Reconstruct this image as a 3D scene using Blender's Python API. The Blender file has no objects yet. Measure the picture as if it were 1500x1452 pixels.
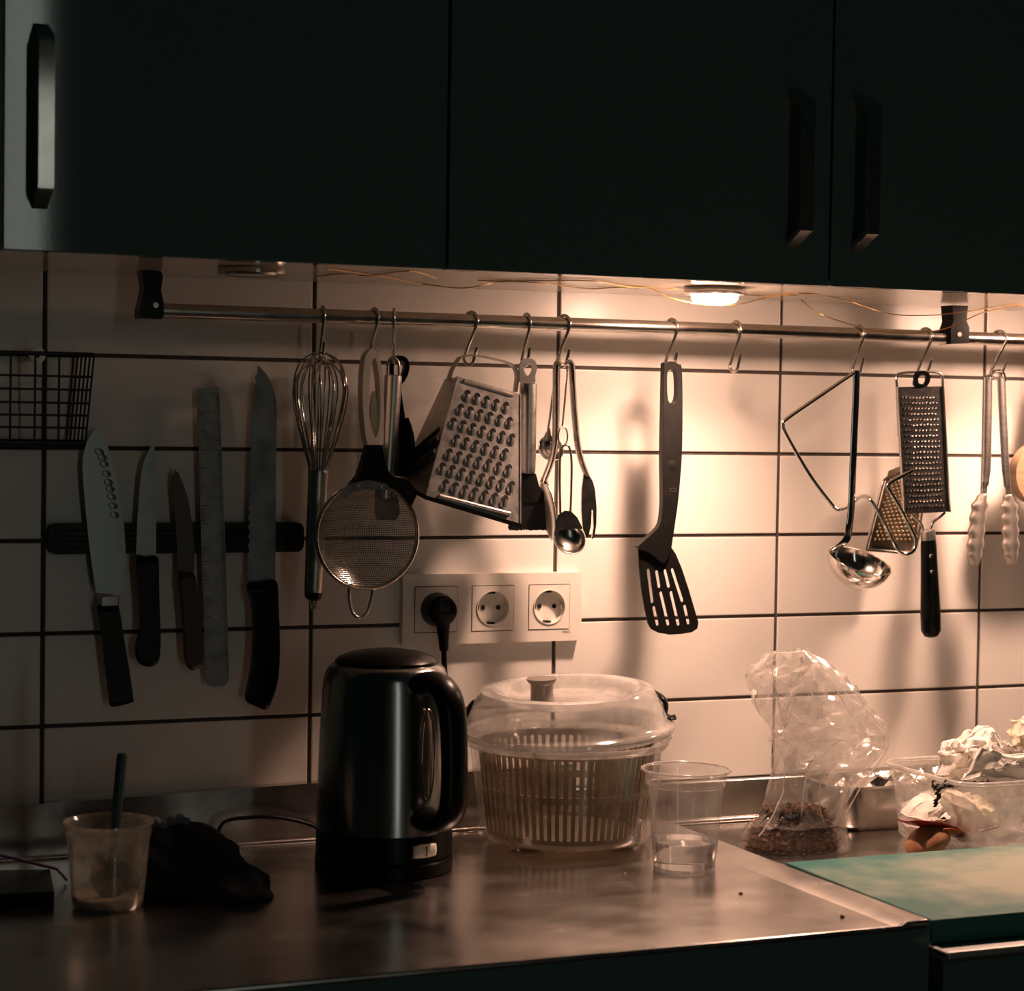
import bpy, bmesh, math, random
from mathutils import Vector, Matrix
from mathutils.geometry import tessellate_polygon
random.seed(7)
SC = bpy.context.scene
COL = SC.collection
V = Vector
PI = math.pi

# ------------------------------------------------------------------ camera
# World: X runs along the tiled wall, Y = 0 is the tile face (room at -Y), Z = 0 is a grout line.
YAW, PITCH, ROLL = 0.3944, -0.0353, 0.0148
CX, CY, CZ, FPX = -0.4053, -2.2794, -0.0641, 3092.34
fw = V((math.sin(YAW)*math.cos(PITCH), math.cos(YAW)*math.cos(PITCH), math.sin(PITCH)))
rt = fw.cross(V((0, 0, 1))).normalized()
up = rt.cross(fw)
RT = rt*math.cos(ROLL) + up*math.sin(ROLL)
UP = up*math.cos(ROLL) - rt*math.sin(ROLL)
FW = fw
CAMP = V((CX, CY, CZ))
cd = bpy.data.cameras.new('camera')
cam = bpy.data.objects.new('camera', cd)
COL.objects.link(cam)
cam.matrix_world = Matrix(((RT.x, UP.x, -FW.x, CX), (RT.y, UP.y, -FW.y, CY), (RT.z, UP.z, -FW.z, CZ), (0, 0, 0, 1)))
cd.sensor_fit = 'HORIZONTAL'
cd.sensor_width = 36.0
cd.lens = 36.0*FPX/1500.0
cd.clip_start = 0.02
cd.dof.use_dof = True
cd.dof.focus_distance = 2.36
cd.dof.aperture_fstop = 7.0
SC.camera = cam

# ------------------------------------------------------------------ world, light, exposure
w = bpy.data.worlds.new('night room')
SC.world = w
w.use_nodes = True
bg = w.node_tree.nodes['Background']
bg.inputs[0].default_value = (0.16, 0.42, 0.36, 1)
bg.inputs[1].default_value = 0.011
SC.view_settings.view_transform = 'Standard'
SC.view_settings.look = 'None'
SC.view_settings.exposure = 0.0
SC.view_settings.gamma = 1.0
SC.view_settings.use_curve_mapping = False
# light of the next room falling through the open doorway behind the photographer
ld = bpy.data.lights.new('doorway light', 'AREA')
ld.shape = 'RECTANGLE'
ld.size, ld.size_y = 0.13, 2.5
ld.color = (0.94, 1.0, 0.88)
ld.energy = 2.6
lo = bpy.data.objects.new('doorway light', ld)
COL.objects.link(lo)
lo.location = (0.475, -3.62, -0.18)
lo.rotation_euler = (PI/2, 0, 0)
PUCK_STRENGTH = 215.0
PUCK_SPOT = 14.0
PUCK_COLOR = (1.0, 0.60, 0.435)

# ------------------------------------------------------------------ pixel -> point helpers
def ray(x, y): return FW + RT*((x-750)/FPX) - UP*((y-726)/FPX)
def P(x, y, Y):
    d = ray(x, y); return CAMP + d*((Y-CY)/d.y)
def Zp(x, y, z):
    d = ray(x, y); return CAMP + d*((z-CZ)/d.z)
def onplane(x, y, p0, n):
    d = ray(x, y); return CAMP + d*((p0-CAMP).dot(n)/d.dot(n))
def px(p):
    d = p-CAMP; z = d.dot(FW)
    return 750+FPX*d.dot(RT)/z, 726-FPX*d.dot(UP)/z

# ------------------------------------------------------------------ materials
MATS = {}
def pmat(name, col, rough=0.4, metal=0.0, var=0.12, scale=40.0, bump=0.0, bscale=None, spec=0.5, stretch=None, rvar=0.0, coat=0.0, col2=None, emit=None, estr=0.0, sheen=0.0):
    m = bpy.data.materials.new(name); m.use_nodes = True
    nt = m.node_tree; b = nt.nodes['Principled BSDF']
    tc = nt.nodes.new('ShaderNodeTexCoord'); mp = nt.nodes.new('ShaderNodeMapping')
    nt.links.new(tc.outputs['Object'], mp.inputs[0])
    if stretch: mp.inputs['Scale'].default_value = stretch
    nz = nt.nodes.new('ShaderNodeTexNoise'); nz.inputs['Scale'].default_value = scale; nz.inputs['Detail'].default_value = 5
    nt.links.new(mp.outputs[0], nz.inputs[0])
    cr_ = nt.nodes.new('ShaderNodeValToRGB')
    c2 = col2 if col2 else tuple(c*(1-var) for c in col)
    cr_.color_ramp.elements[0].color = (*c2, 1); cr_.color_ramp.elements[0].position = 0.3
    cr_.color_ramp.elements[1].color = (*col, 1); cr_.color_ramp.elements[1].position = 0.7
    nt.links.new(nz.outputs[0], cr_.inputs[0]); nt.links.new(cr_.outputs[0], b.inputs['Base Color'])
    b.inputs['Roughness'].default_value = rough; b.inputs['Metallic'].default_value = metal
    b.inputs['Specular IOR Level'].default_value = spec
    if coat: b.inputs['Coat Weight'].default_value = coat; b.inputs['Coat Roughness'].default_value = 0.1
    if sheen: b.inputs['Sheen Weight'].default_value = sheen
    if rvar:
        mr = nt.nodes.new('ShaderNodeMapRange'); mr.inputs['To Min'].default_value = max(0.02, rough-rvar); mr.inputs['To Max'].default_value = rough+rvar
        nt.links.new(nz.outputs[0], mr.inputs[0]); nt.links.new(mr.outputs[0], b.inputs['Roughness'])
    if bump:
        n2 = nt.nodes.new('ShaderNodeTexNoise'); n2.inputs['Scale'].default_value = bscale or scale*3; n2.inputs['Detail'].default_value = 4
        nt.links.new(mp.outputs[0], n2.inputs[0])
        bp = nt.nodes.new('ShaderNodeBump'); bp.inputs['Strength'].default_value = bump; bp.inputs['Distance'].default_value = 0.001
        nt.links.new(n2.outputs[0], bp.inputs['Height']); nt.links.new(bp.outputs[0], b.inputs['Normal'])
    if emit:
        b.inputs['Emission Color'].default_value = (*emit, 1); b.inputs['Emission Strength'].default_value = estr
    MATS[name] = m; return m

def clear(name, tint=(0.95, 0.95, 0.95), rough=0.08, body=0.08, gloss=1.0, bump=0.0, bscale=60, diff=(0.8, 0.78, 0.74), ior=1.8):
    """thin clear plastic: transparent + fresnel gloss + a little milky body"""
    m = bpy.data.materials.new(name); m.use_nodes = True; nt = m.node_tree
    for n in list(nt.nodes): nt.nodes.remove(n)
    out = nt.nodes.new('ShaderNodeOutputMaterial')
    tr = nt.nodes.new('ShaderNodeBsdfTransparent'); tr.inputs[0].default_value = (*tint, 1)
    gl = nt.nodes.new('ShaderNodeBsdfGlossy'); gl.inputs['Roughness'].default_value = rough; gl.inputs[0].default_value = (gloss, gloss, gloss, 1)
    df = nt.nodes.new('ShaderNodeBsdfDiffuse'); df.inputs[0].default_value = (*diff, 1)
    tl = nt.nodes.new('ShaderNodeBsdfTranslucent'); tl.inputs[0].default_value = (*diff, 1)
    ad = nt.nodes.new('ShaderNodeMixShader'); ad.inputs[0].default_value = 0.5
    nt.links.new(df.outputs[0], ad.inputs[1]); nt.links.new(tl.outputs[0], ad.inputs[2])
    m1 = nt.nodes.new('ShaderNodeMixShader'); m1.inputs[0].default_value = body
    tc = nt.nodes.new('ShaderNodeTexCoord'); nz = nt.nodes.new('ShaderNodeTexNoise'); nz.inputs['Scale'].default_value = bscale; nz.inputs['Detail'].default_value = 5
    nt.links.new(tc.outputs['Object'], nz.inputs[0])
    mr = nt.nodes.new('ShaderNodeMapRange'); mr.inputs['From Min'].default_value = 0.3; mr.inputs['From Max'].default_value = 0.75
    mr.inputs['To Min'].default_value = body*0.5; mr.inputs['To Max'].default_value = body*1.6
    nt.links.new(nz.outputs[0], mr.inputs[0]); nt.links.new(mr.outputs[0], m1.inputs[0])
    nt.links.new(tr.outputs[0], m1.inputs[1]); nt.links.new(ad.outputs[0], m1.inputs[2])
    fr = nt.nodes.new('ShaderNodeFresnel')
    ge = nt.nodes.new('ShaderNodeNewGeometry'); io = nt.nodes.new('ShaderNodeMapRange'); io.inputs['To Min'].default_value = ior; io.inputs['To Max'].default_value = 1/ior   # a thin film: no inner total reflection
    nt.links.new(ge.outputs['Backfacing'], io.inputs[0]); nt.links.new(io.outputs[0], fr.inputs['IOR'])
    m2 = nt.nodes.new('ShaderNodeMixShader'); nt.links.new(fr.outputs[0], m2.inputs[0])
    nt.links.new(m1.outputs[0], m2.inputs[1]); nt.links.new(gl.outputs[0], m2.inputs[2])
    if bump:
        bp = nt.nodes.new('ShaderNodeBump'); bp.inputs['Strength'].default_value = bump; bp.inputs['Distance'].default_value = 0.002
        nt.links.new(nz.outputs[0], bp.inputs['Height'])
        nt.links.new(bp.outputs[0], gl.inputs['Normal']); nt.links.new(bp.outputs[0], fr.inputs['Normal'])
    nt.links.new(m2.outputs[0], out.inputs[0]); MATS[name] = m; return m

M_TILE = pmat('glazed tile', (0.74, 0.71, 0.66), 0.3, var=0.05, scale=9, bump=0.05, bscale=60)
M_GROUT = pmat('dark grout', (0.085, 0.065, 0.053), 0.9, var=0.4, scale=120, bump=0.3)
M_PLASTER = pmat('painted plaster', (0.20, 0.20, 0.19), 0.9, scale=8, bump=0.1)
M_FLOOR = pmat('floor tiles', (0.10, 0.09, 0.08), 0.5, scale=10)
M_DOOR = pmat('dark green laminate', (0.12, 0.185, 0.17), 0.05, var=0.12, scale=160, bump=0.008, bscale=500)
M_CARC = pmat('pale laminate', (0.62, 0.55, 0.46), 0.16, var=0.05, scale=30)
M_STEEL = pmat('brushed steel', (0.60, 0.57, 0.53), 0.22, 1.0, var=0.15, scale=60, rvar=0.06)
M_SATIN = pmat('satin steel', (0.58, 0.55, 0.51), 0.36, 1.0, var=0.15, scale=80, stretch=(1, 1, 8), rvar=0.06)
M_CHROME = pmat('chrome', (0.72, 0.69, 0.65), 0.12, 1.0, var=0.08, scale=50)
M_BLADE = pmat('knife blade steel', (0.20, 0.21, 0.20), 0.30, 1.0, var=0.3, scale=35, rvar=0.1)
M_KETTLE = pmat('kettle steel', (0.36, 0.36, 0.35), 0.2, 1.0, var=0.08, scale=40, stretch=(6, 6, 0.3), rvar=0.04)
M_TOP = pmat('worn steel worktop', (0.62, 0.59, 0.56), 0.24, 1.0, var=0.32, scale=15, stretch=(1, 1.5, 1), rvar=0.09, bump=0.015, bscale=220)
M_BLACK = pmat('black plastic', (0.004, 0.0044, 0.0044), 0.3, var=0.3, scale=60, spec=0.14)
M_NYLON = pmat('black nylon', (0.009, 0.0085, 0.008), 0.40, var=0.3, scale=90, bump=0.15, spec=0.22)
M_RUBBER = pmat('black rubber', (0.014, 0.014, 0.014), 0.6, var=0.3, scale=60)
M_DARK = pmat('dark recess', (0.006, 0.005, 0.005), 0.8)
M_CREAM = pmat('cream plastic', (0.74, 0.68, 0.58), 0.35, var=0.05, scale=30)
M_SOCK = pmat('socket plastic', (0.74, 0.70, 0.63), 0.28, var=0.04, scale=30)
M_WIRE = pmat('gold copper wire', (0.62, 0.38, 0.14), 0.35, 0.6, var=0.2)
M_TAPE = clear('clear tape', body=0.45, rough=0.12, bump=0.6, bscale=90, diff=(0.8, 0.7, 0.5))
M_WOOD = pmat('pale wood', (0.30, 0.19, 0.11), 0.55, var=0.35, scale=18, stretch=(1, 1, 9), bump=0.15)
M_DKWOOD = pmat('dark red wood', (0.05, 0.022, 0.014), 0.5, var=0.4, scale=30, stretch=(1, 1, 0.15))
M_CLEAR = clear('clear plastic', body=0.05, rough=0.06, bump=0.05, bscale=40)
M_LID = clear('clear lid plastic', body=0.55, rough=0.10, bump=0.05, bscale=30)
M_BOWL = clear('clear bowl plastic', body=0.15, rough=0.06, bump=0.12, bscale=30, diff=(0.75, 0.66, 0.5))
M_BASK = clear('translucent basket plastic', tint=(0.35, 0.28, 0.2), body=0.62, rough=0.3, diff=(0.30, 0.23, 0.15))
M_CREASE = clear('pale milky film line', body=0.65, rough=0.15, diff=(0.95, 0.92, 0.88))
M_CRIM = clear('milky cup rim plastic', body=0.5, rough=0.08)
M_TRIM = clear('milky tub rim plastic', body=0.55, rough=0.12)
M_CUP = clear('clear cup plastic', body=0.13, rough=0.05)
M_BAG = clear('crinkled film', body=0.23, rough=0.13, ior=1.8, bump=0.6, bscale=90, diff=(0.85, 0.8, 0.74))
M_TUB = clear('frosted tub plastic', body=0.36, rough=0.14, bump=0.05)
M_JAR = clear('cloudy cup plastic', body=0.30, rough=0.12, diff=(0.85, 0.78, 0.64))
M_PAPER = pmat('paper towel', (0.84, 0.80, 0.74), 0.9, var=0.08, scale=30, bump=0.5, bscale=700)
M_STAINP = pmat('stained paper towel', (0.84, 0.80, 0.73), 0.9, scale=14, col2=(0.78, 0.68, 0.46), bump=0.5, bscale=700)
M_LEAF = pmat('dried brown leaf', (0.30, 0.125, 0.045), 0.5, scale=200, col2=(0.035, 0.014, 0.006))
M_HERB = pmat('dark wilted herb', (0.02, 0.02, 0.012), 0.6, scale=80)
M_ORANGE = pmat('orange peel skin', (0.55, 0.14, 0.03), 0.35, scale=30, col2=(0.30, 0.05, 0.015))
M_ONION = pmat('onion skin', (0.50, 0.27, 0.14), 0.45, scale=60, stretch=(1, 1, 0.2), col2=(0.26, 0.09, 0.04), bump=0.4, bscale=120)
M_RED = pmat('red tomato skin', (0.22, 0.02, 0.012), 0.25, scale=25)
M_CLOTH = pmat('dark blue cloth', (0.010, 0.013, 0.018), 0.95, var=0.3, scale=60, bump=0.6, bscale=500)
M_CLOTHL = pmat('grey blue cloth edge', (0.16, 0.19, 0.23), 0.95, var=0.3, scale=60, bump=0.6, bscale=500)
M_PURPLE = pmat('purple plastic', (0.16, 0.06, 0.17), 0.35)
M_TEALRUB = pmat('dark teal silicone', (0.03, 0.075, 0.065), 0.4)
M_GOO = pmat('beige residue', (0.42, 0.34, 0.22), 0.6, scale=30)
M_MAGNET = pmat('magnet bar plastic', (0.005, 0.005, 0.005), 0.4, spec=0.2)
M_WASH = pmat('grey washer', (0.90, 0.92, 0.85), 0.5, scale=90)
M_LENS = pmat('lamp lens', (0.9, 0.8, 0.7), 0.3, emit=PUCK_COLOR, estr=PUCK_STRENGTH)
M_LENSOFF = pmat('unlit lamp lens', (0.5, 0.47, 0.42), 0.15)
M_FOIL = pmat('crumpled foil', (0.7, 0.66, 0.6), 0.18, 1.0, scale=60, bump=1.0, bscale=160)

def water_mat():
    m = bpy.data.materials.new('water'); m.use_nodes = True; nt = m.node_tree
    for n in list(nt.nodes): nt.nodes.remove(n)
    out = nt.nodes.new('ShaderNodeOutputMaterial'); g = nt.nodes.new('ShaderNodeBsdfGlass')
    g.inputs['IOR'].default_value = 1.33; g.inputs['Roughness'].default_value = 0.0
    nz = nt.nodes.new('ShaderNodeTexNoise'); nz.inputs['Scale'].default_value = 20
    bp = nt.nodes.new('ShaderNodeBump'); bp.inputs['Strength'].default_value = 0.02
    nt.links.new(nz.outputs[0], bp.inputs['Height']); nt.links.new(bp.outputs[0], g.inputs['Normal'])
    nt.links.new(g.outputs[0], out.inputs[0]); return m
M_WATER = water_mat()

def board_mat():
    m = pmat('worn teal board plastic', (0.012, 0.15, 0.125), 0.5, scale=7, bump=0.25, bscale=260)
    nt = m.node_tree; b = nt.nodes['Principled BSDF']
    tc = nt.nodes.new('ShaderNodeTexCoord')
    # worn pale patch in the middle of the board, a yellow stain to the right
    def patch(cx, cy, rx, ry, nscale, lo_, hi_):
        mp = nt.nodes.new('ShaderNodeMapping'); mp.inputs['Location'].default_value = (-cx/rx, -cy/ry, 0); mp.inputs['Scale'].default_value = (1/rx, 1/ry, 0)
        nt.links.new(tc.outputs['Object'], mp.inputs[0])
        ln = nt.nodes.new('ShaderNodeVectorMath'); ln.operation = 'LENGTH'; nt.links.new(mp.outputs[0], ln.inputs[0])
        nz = nt.nodes.new('ShaderNodeTexNoise'); nz.inputs['Scale'].default_value = nscale; nz.inputs['Detail'].default_value = 6
        nt.links.new(tc.outputs['Object'], nz.inputs[0])
        su = nt.nodes.new('ShaderNodeMath'); su.operation = 'MULTIPLY_ADD'; su.inputs[1].default_value = 1.6
        nt.links.new(nz.outputs[0], su.inputs[0]); nt.links.new(ln.outputs['Value'], su.inputs[2])
        mr = nt.nodes.new('ShaderNodeMapRange'); mr.inputs['From Min'].default_value = lo_; mr.inputs['From Max'].default_value = hi_
        mr.inputs['To Min'].default_value = 0.85; mr.inputs['To Max'].default_value = 0.0
        nt.links.new(su.outputs[0], mr.inputs[0]); return mr
    src = b.inputs['Base Color'].links[0].from_socket
    for (cx, cy, rx, ry, ns, lo_, hi_, c) in ((0.27, 0.14, 0.27, 0.14, 18, 1.15, 2.0, (0.36, 0.37, 0.29)), (0.34, 0.18, 0.10, 0.07, 22, 0.9, 1.7, (0.38, 0.30, 0.10))):
        mx = nt.nodes.new('ShaderNodeMix'); mx.data_type = 'RGBA'
        pm = patch(cx, cy, rx, ry, ns, lo_, hi_)
        nt.links.new(pm.outputs[0], mx.inputs[0]); nt.links.new(src, mx.inputs[6]); mx.inputs[7].default_value = (*c, 1)
        src = mx.outputs[2]
    nt.links.new(src, b.inputs['Base Color'])
    return m
M_BOARD = board_mat()

# ------------------------------------------------------------------ mesh helpers
ORG = {}
class MB:
    def __init__(s): s.v = []; s.f = []; s.mi = []
    def add(s, vs, fs, mi=0):
        o = len(s.v); s.v += [V(p) for p in vs]; s.f += [tuple(i+o for i in f) for f in fs]; s.mi += [mi]*len(fs); return s
    def box(s, lo_, hi_, mi=0):
        x0, y0, z0 = lo_; x1, y1, z1 = hi_
        vs = [(x0,y0,z0),(x1,y0,z0),(x1,y1,z0),(x0,y1,z0),(x0,y0,z1),(x1,y0,z1),(x1,y1,z1),(x0,y1,z1)]
        return s.add(vs, [(0,3,2,1),(4,5,6,7),(0,1,5,4),(1,2,6,5),(2,3,7,6),(3,0,4,7)], mi)
    def bbox(s, lo_, hi_, bev=0.002, seg=2, mi=0):
        bm = bmesh.new(); t = MB().box(lo_, hi_)
        vs = [bm.verts.new(p) for p in t.v]
        for f in t.f: bm.faces.new([vs[i] for i in f])
        bmesh.ops.bevel(bm, geom=list(bm.edges), offset=bev, segments=seg, affect='EDGES', profile=0.6)
        bm.verts.index_update()
        s.add([v.co.copy() for v in bm.verts], [[v.index for v in f.verts] for f in bm.faces], mi); bm.free(); return s
    def tube(s, path, r, n=8, closed=False, caps=True, flat=None, mi=0):
        """sweep; r scalar or list; flat=(sideVector, a, b): ellipse with half axis a along sideVector and b across (r is then a scale)"""
        path = [V(p) for p in path]; k = len(path)
        rs = r if isinstance(r, (list, tuple)) else [r]*k
        vs = []; nrm = None
        for i, p in enumerate(path):
            if closed: t = path[(i+1) % k]-path[i-1]
            else: t = path[min(i+1, k-1)]-path[max(i-1, 0)]
            t = t.normalized() if t.length > 1e-9 else V((0, 0, 1))
            if flat:
                a = flat[0]-t*flat[0].dot(t); a.normalize(); b = t.cross(a); ra, rb = flat[1], flat[2]
            else:
                if nrm is None:
                    ref = V((0, 0, 1)) if abs(t.z) < 0.9 else V((1, 0, 0))
                    nrm = ref-t*ref.dot(t)
                else: nrm = nrm-t*nrm.dot(t)
                nrm.normalize(); a = nrm; b = t.cross(a); ra = rb = 1.0
            for j in range(n):
                q = 2*PI*j/n
                vs.append(p+a*(math.cos(q)*ra*rs[i])+b*(math.sin(q)*rb*rs[i]))
        fs = []
        for i in range(k if closed else k-1):
            i2 = (i+1) % k
            for j in range(n):
                j2 = (j+1) % n; fs.append((i*n+j, i*n+j2, i2*n+j2, i2*n+j))
        if caps and not closed:
            fs.append(tuple(range(n-1, -1, -1))); fs.append(tuple((k-1)*n+j for j in range(n)))
        return s.add(vs, fs, mi)
    def lathe(s, prof, c=(0, 0, 0), n=40, M=None, mi=0, closed=False):
        """prof: list of (r, z); revolve about local z, placed by M (4x4) or at c"""
        vs = []; fs = []; idx = []
        for r, z in prof:
            if r < 1e-6: idx.append([len(vs)]); vs.append(V((0, 0, z)))
            else:
                idx.append(list(range(len(vs), len(vs)+n)))
                vs += [V((r*math.cos(2*PI*j/n), r*math.sin(2*PI*j/n), z)) for j in range(n)]
        pr_ = list(range(len(prof)-1))
        pairs = [(i, i+1) for i in pr_]+([(len(prof)-1, 0)] if closed else [])
        for a, b in pairs:
            A, B = idx[a], idx[b]
            if len(A) == 1 and len(B) == 1: continue
            for j in range(n):
                j2 = (j+1) % n
                if len(A) == 1: fs.append((A[0], B[j2], B[j]))
                elif len(B) == 1: fs.append((A[j], A[j2], B[0]))
                else: fs.append((A[j], A[j2], B[j2], B[j]))
        if M is None: M = Matrix.Translation(V(c))
        return s.add([M @ v for v in vs], fs, mi)
    def prism(s, loops, ext, mi=0):
        """loops: list of 3D loops (outer + holes) nearly coplanar; extruded by vector ext"""
        loops = [[V(p) for p in l] for l in loops]; ext = V(ext)
        tri = tessellate_polygon(loops); flat_ = [p for l in loops for p in l]; n = len(flat_)
        fs = [tuple(t) for t in tri]+[tuple(i+n for i in reversed(t)) for t in tri]
        o = 0
        for l in loops:
            k = len(l)
            for i in range(k):
                a, b = o+i, o+(i+1) % k; fs.append((a, b, b+n, a+n))
            o += k
        return s.add(flat_+[p+ext for p in flat_], fs, mi)
    def grid(s, rows, closeu=False, mi=0):
        k = len(rows[0]); vs = [p for r in rows for p in r]; fs = []
        for i in range(len(rows)-1):
            for j in range(k if closeu else k-1):
                j2 = (j+1) % k; fs.append((i*k+j, i*k+j2, (i+1)*k+j2, (i+1)*k+j))
        return s.add(vs, fs, mi)
    def obj(s, name, mat, parent=None, origin=None, smooth=35, fixn=True, solid=0.0):
        org = V(origin) if origin is not None else (V(ORG[parent.name]) if parent is not None else V((0, 0, 0)))
        me = bpy.data.meshes.new(name)
        me.from_pydata([v-org for v in s.v], [], s.f)
        mats = mat if isinstance(mat, (list, tuple)) else [mat]
        for m in mats: me.materials.append(m)
        for p, mi in zip(me.polygons, s.mi): p.material_index = mi
        if fixn:
            bm = bmesh.new(); bm.from_mesh(me); bmesh.ops.remove_doubles(bm, verts=bm.verts, dist=1e-6)
            bmesh.ops.recalc_face_normals(bm, faces=bm.faces); bm.to_mesh(me); bm.free()
        if smooth:
            me.shade_smooth(); me.set_sharp_from_angle(angle=math.radians(smooth))
        o = bpy.data.objects.new(name, me); COL.objects.link(o)
        if parent is not None: o.parent = parent; ORG[o.name] = tuple(org)
        else: o.location = org; ORG[o.name] = tuple(org)
        if solid:
            md = o.modifiers.new('thickness', 'SOLIDIFY'); md.thickness = solid; md.offset = 0
        return o

def thing(name, label, cat, loc, group=None):
    o = bpy.data.objects.new(name, None); COL.objects.link(o); o.empty_display_size = 0.02
    o.location = V(loc); ORG[o.name] = tuple(V(loc)); o['label'] = label; o['category'] = cat
    if group: o['group'] = group
    return o
def tag(o, label, cat, group=None):
    o['label'] = label; o['category'] = cat
    if group: o['group'] = group
    return o
def struct(o): o['kind'] = 'structure'; return o
def inst(name, src, parent, loc, rot=None):
    """another object sharing src's mesh, child of parent"""
    o = bpy.data.objects.new(name, src.data); COL.objects.link(o)
    o.parent = parent; o.location = V(loc)-V(ORG[parent.name])
    if rot is not None: o.rotation_euler = rot
    return o
def cr(pts, n=6, closed=False):
    pts = [V(p) for p in pts]; out = []; k = len(pts)
    for i in range(k if closed else k-1):
        if closed: a, b, c, d = pts[i-1], pts[i], pts[(i+1) % k], pts[(i+2) % k]
        else: a, b, c, d = pts[max(i-1, 0)], pts[i], pts[i+1], pts[min(i+2, k-1)]
        for j in range(n):
            t = j/n
            out.append(0.5*((2*b)+(c-a)*t+(2*a-5*b+4*c-d)*t*t+(3*b-a-3*c+d)*t**3))
    if not closed: out.append(pts[-1].copy())
    return out
def poly(pts, Y): return [P(a, b, Y) for a, b in pts]
def rects(cx, cz, w_, h_, Y, r=0.0, n=5):
    out = []
    for sx, sz, a0 in ((1, 1, 0), (-1, 1, 90), (-1, -1, 180), (1, -1, 270)):
        for i in range(n+1):
            a = math.radians(a0+90*i/n)
            out.append(V((cx+sx*(w_/2-r)+r*math.cos(a), Y, cz+sz*(h_/2-r)+r*math.sin(a))))
    return out
def slot(p, q, hw, n=5):
    """stadium loop between two points, in the XZ plane at the points' y"""
    d = (q-p); d.y = 0; d.normalize(); s_ = V((d.z, 0, -d.x)); out = []
    for base, sg in ((q, 1), (p, -1)):
        for i in range(n+1):
            a = PI*i/n; out.append(base+s_*(hw*math.cos(a)*sg)+d*(hw*math.sin(a)*sg))
    return out
# ================================================================== THE SETTING
ZL, ZR, ZU = -0.530, -0.550, 0.0885       # steel table, right-hand table, underside of the wall cabinets
FLOOR = -1.43
struct(MB().box((-2.2, -3.7, FLOOR-0.05), (2.8, 0.05, FLOOR)).obj('floor', M_FLOOR, origin=(0, -1.8, FLOOR), smooth=0))
wall = struct(MB().box((-2.2, 0.0025, FLOOR), (2.8, 0.10, 1.30)).obj('wall_back', M_GROUT, origin=(0.3, 0.0025, FLOOR), smooth=0))
# the wall behind the photographer, with the open doorway the cool light comes through
struct(MB().box((-2.2, -3.60, FLOOR), (0.40, -3.50, 1.30)).box((0.55, -3.60, FLOOR), (2.8, -3.50, 1.30)).box((0.40, -3.60, 1.09), (0.55, -3.50, 1.30)).obj('wall_front', M_PLASTER, origin=(0.3, -3.5, FLOOR), smooth=0))
tsrc = None
for j in range(-1, 5):
    for i in range(-5, 8):
        loc = V((i*0.3+0.15, 0, -j*0.1-0.05))
        if tsrc is None:
            tsrc = MB().bbox((-0.1477, 0, -0.0479), (0.1477, 0.007, 0.0479), 0.0012, 2).obj('tile', M_TILE, smooth=0)
            tsrc.parent = wall; tsrc.location = loc-V(ORG[wall.name]); o = tsrc
        else: o = inst('tile', tsrc, wall, loc)
        o.rotation_euler = (random.uniform(-1, 1)*0.0022, 0, random.uniform(-1, 1)*0.0016)

# ------------------------------------------------------------------ wall cabinets
YD = -0.279
def handle_at(door, xc, z0):
    L = 0.172; hw = 0.0072
    outer = [(0, 0), (-0.033, 0.016), (-0.0345, 0.022), (-0.0345, L-0.022), (-0.033, L-0.016), (0, L)]
    inner = [(0, L-0.007), (-0.0285, L-0.0205), (-0.0295, L-0.025), (-0.0295, 0.025), (-0.0285, 0.0205), (0, 0.007)]
    loop = [V((xc-hw, YD+a, z0+b)) for a, b in outer+inner]
    return MB().prism([loop], (2*hw, 0, 0)).obj('handle', M_STEEL, door, smooth=30)
def cabinet(x0, x1, label, handles):
    c = thing('wall_cabinet', label, 'cabinet', ((x0+x1)/2, -0.13, ZU))
    MB().box((x0+0.0005, -0.258, ZU), (x1-0.0005, -0.001, 0.95)).obj('cabinet_body', M_CARC, c, smooth=0)
    xm = (x0+x1)/2
    for (a, b), hx in zip(((x0, xm), (xm, x1)), handles):
        d = MB().bbox((a+0.0016, YD, ZU-0.0005), (b-0.0016, -0.2595, 0.948), 0.0012, 2).obj('door', M_DOOR, c, smooth=0)
        if hx is not None:
            handle_at(d, hx, 0.1275)
    return c
hL = P(68, 170, -0.312).x; hM = P(1184, 230, -0.312).x; hR = P(1281, 230, -0.312).x
cabinet(-0.5335, 0.3525, 'dark green wall cabinet above the knives, its handle catching bright light', (-0.135, hL))
cabinet(0.3525, 1.2445, 'dark green wall cabinet above the hanging rail, two handles side by side', (hM, hR))

# ------------------------------------------------------------------ puck lamps under the cabinets
def puck(px_, py_, on, label):
    q = P(px_, py_, -0.18); x = q.x
    t = thing('puck_lamp', label, 'lamp', (x, -0.18, ZU), 'round lamps under the wall cabinets')
    MB().lathe([(0.0, ZU), (0.034, ZU), (0.035, ZU-0.002), (0.035, ZU-0.0065), (0.033, ZU-0.0085), (0.028, ZU-0.0085), (0.0265, ZU-0.0075)], (x, -0.18, 0)).obj('housing', M_STEEL, t)
    MB().lathe([(0.0262, ZU-0.0075), (0.015, ZU-0.0085), (0.0, ZU-0.0088)] if not on else [(0.0262, ZU-0.0075), (0.0260, ZU-0.0125), (0.0235, ZU-0.0160), (0.015, ZU-0.0182), (0.0, ZU-0.0188)], (x, -0.18, 0)).obj('lens', M_LENS if on else M_LENSOFF, t)
    if on:      # the lamp's reflector throws most of its light downwards
        sl = bpy.data.lights.new('puck lamp beam', 'SPOT'); sl.energy = PUCK_SPOT; sl.color = PUCK_COLOR; sl.spot_size = math.radians(138); sl.spot_blend = 1.0; sl.shadow_soft_size = 0.016
        so = bpy.data.objects.new('puck lamp beam', sl); COL.objects.link(so); so.location = (x, -0.18, ZU-0.038)
    return x
xa = puck(369, 395, False, 'unlit round lamp under the cabinet beside the black rail bracket')
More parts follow.
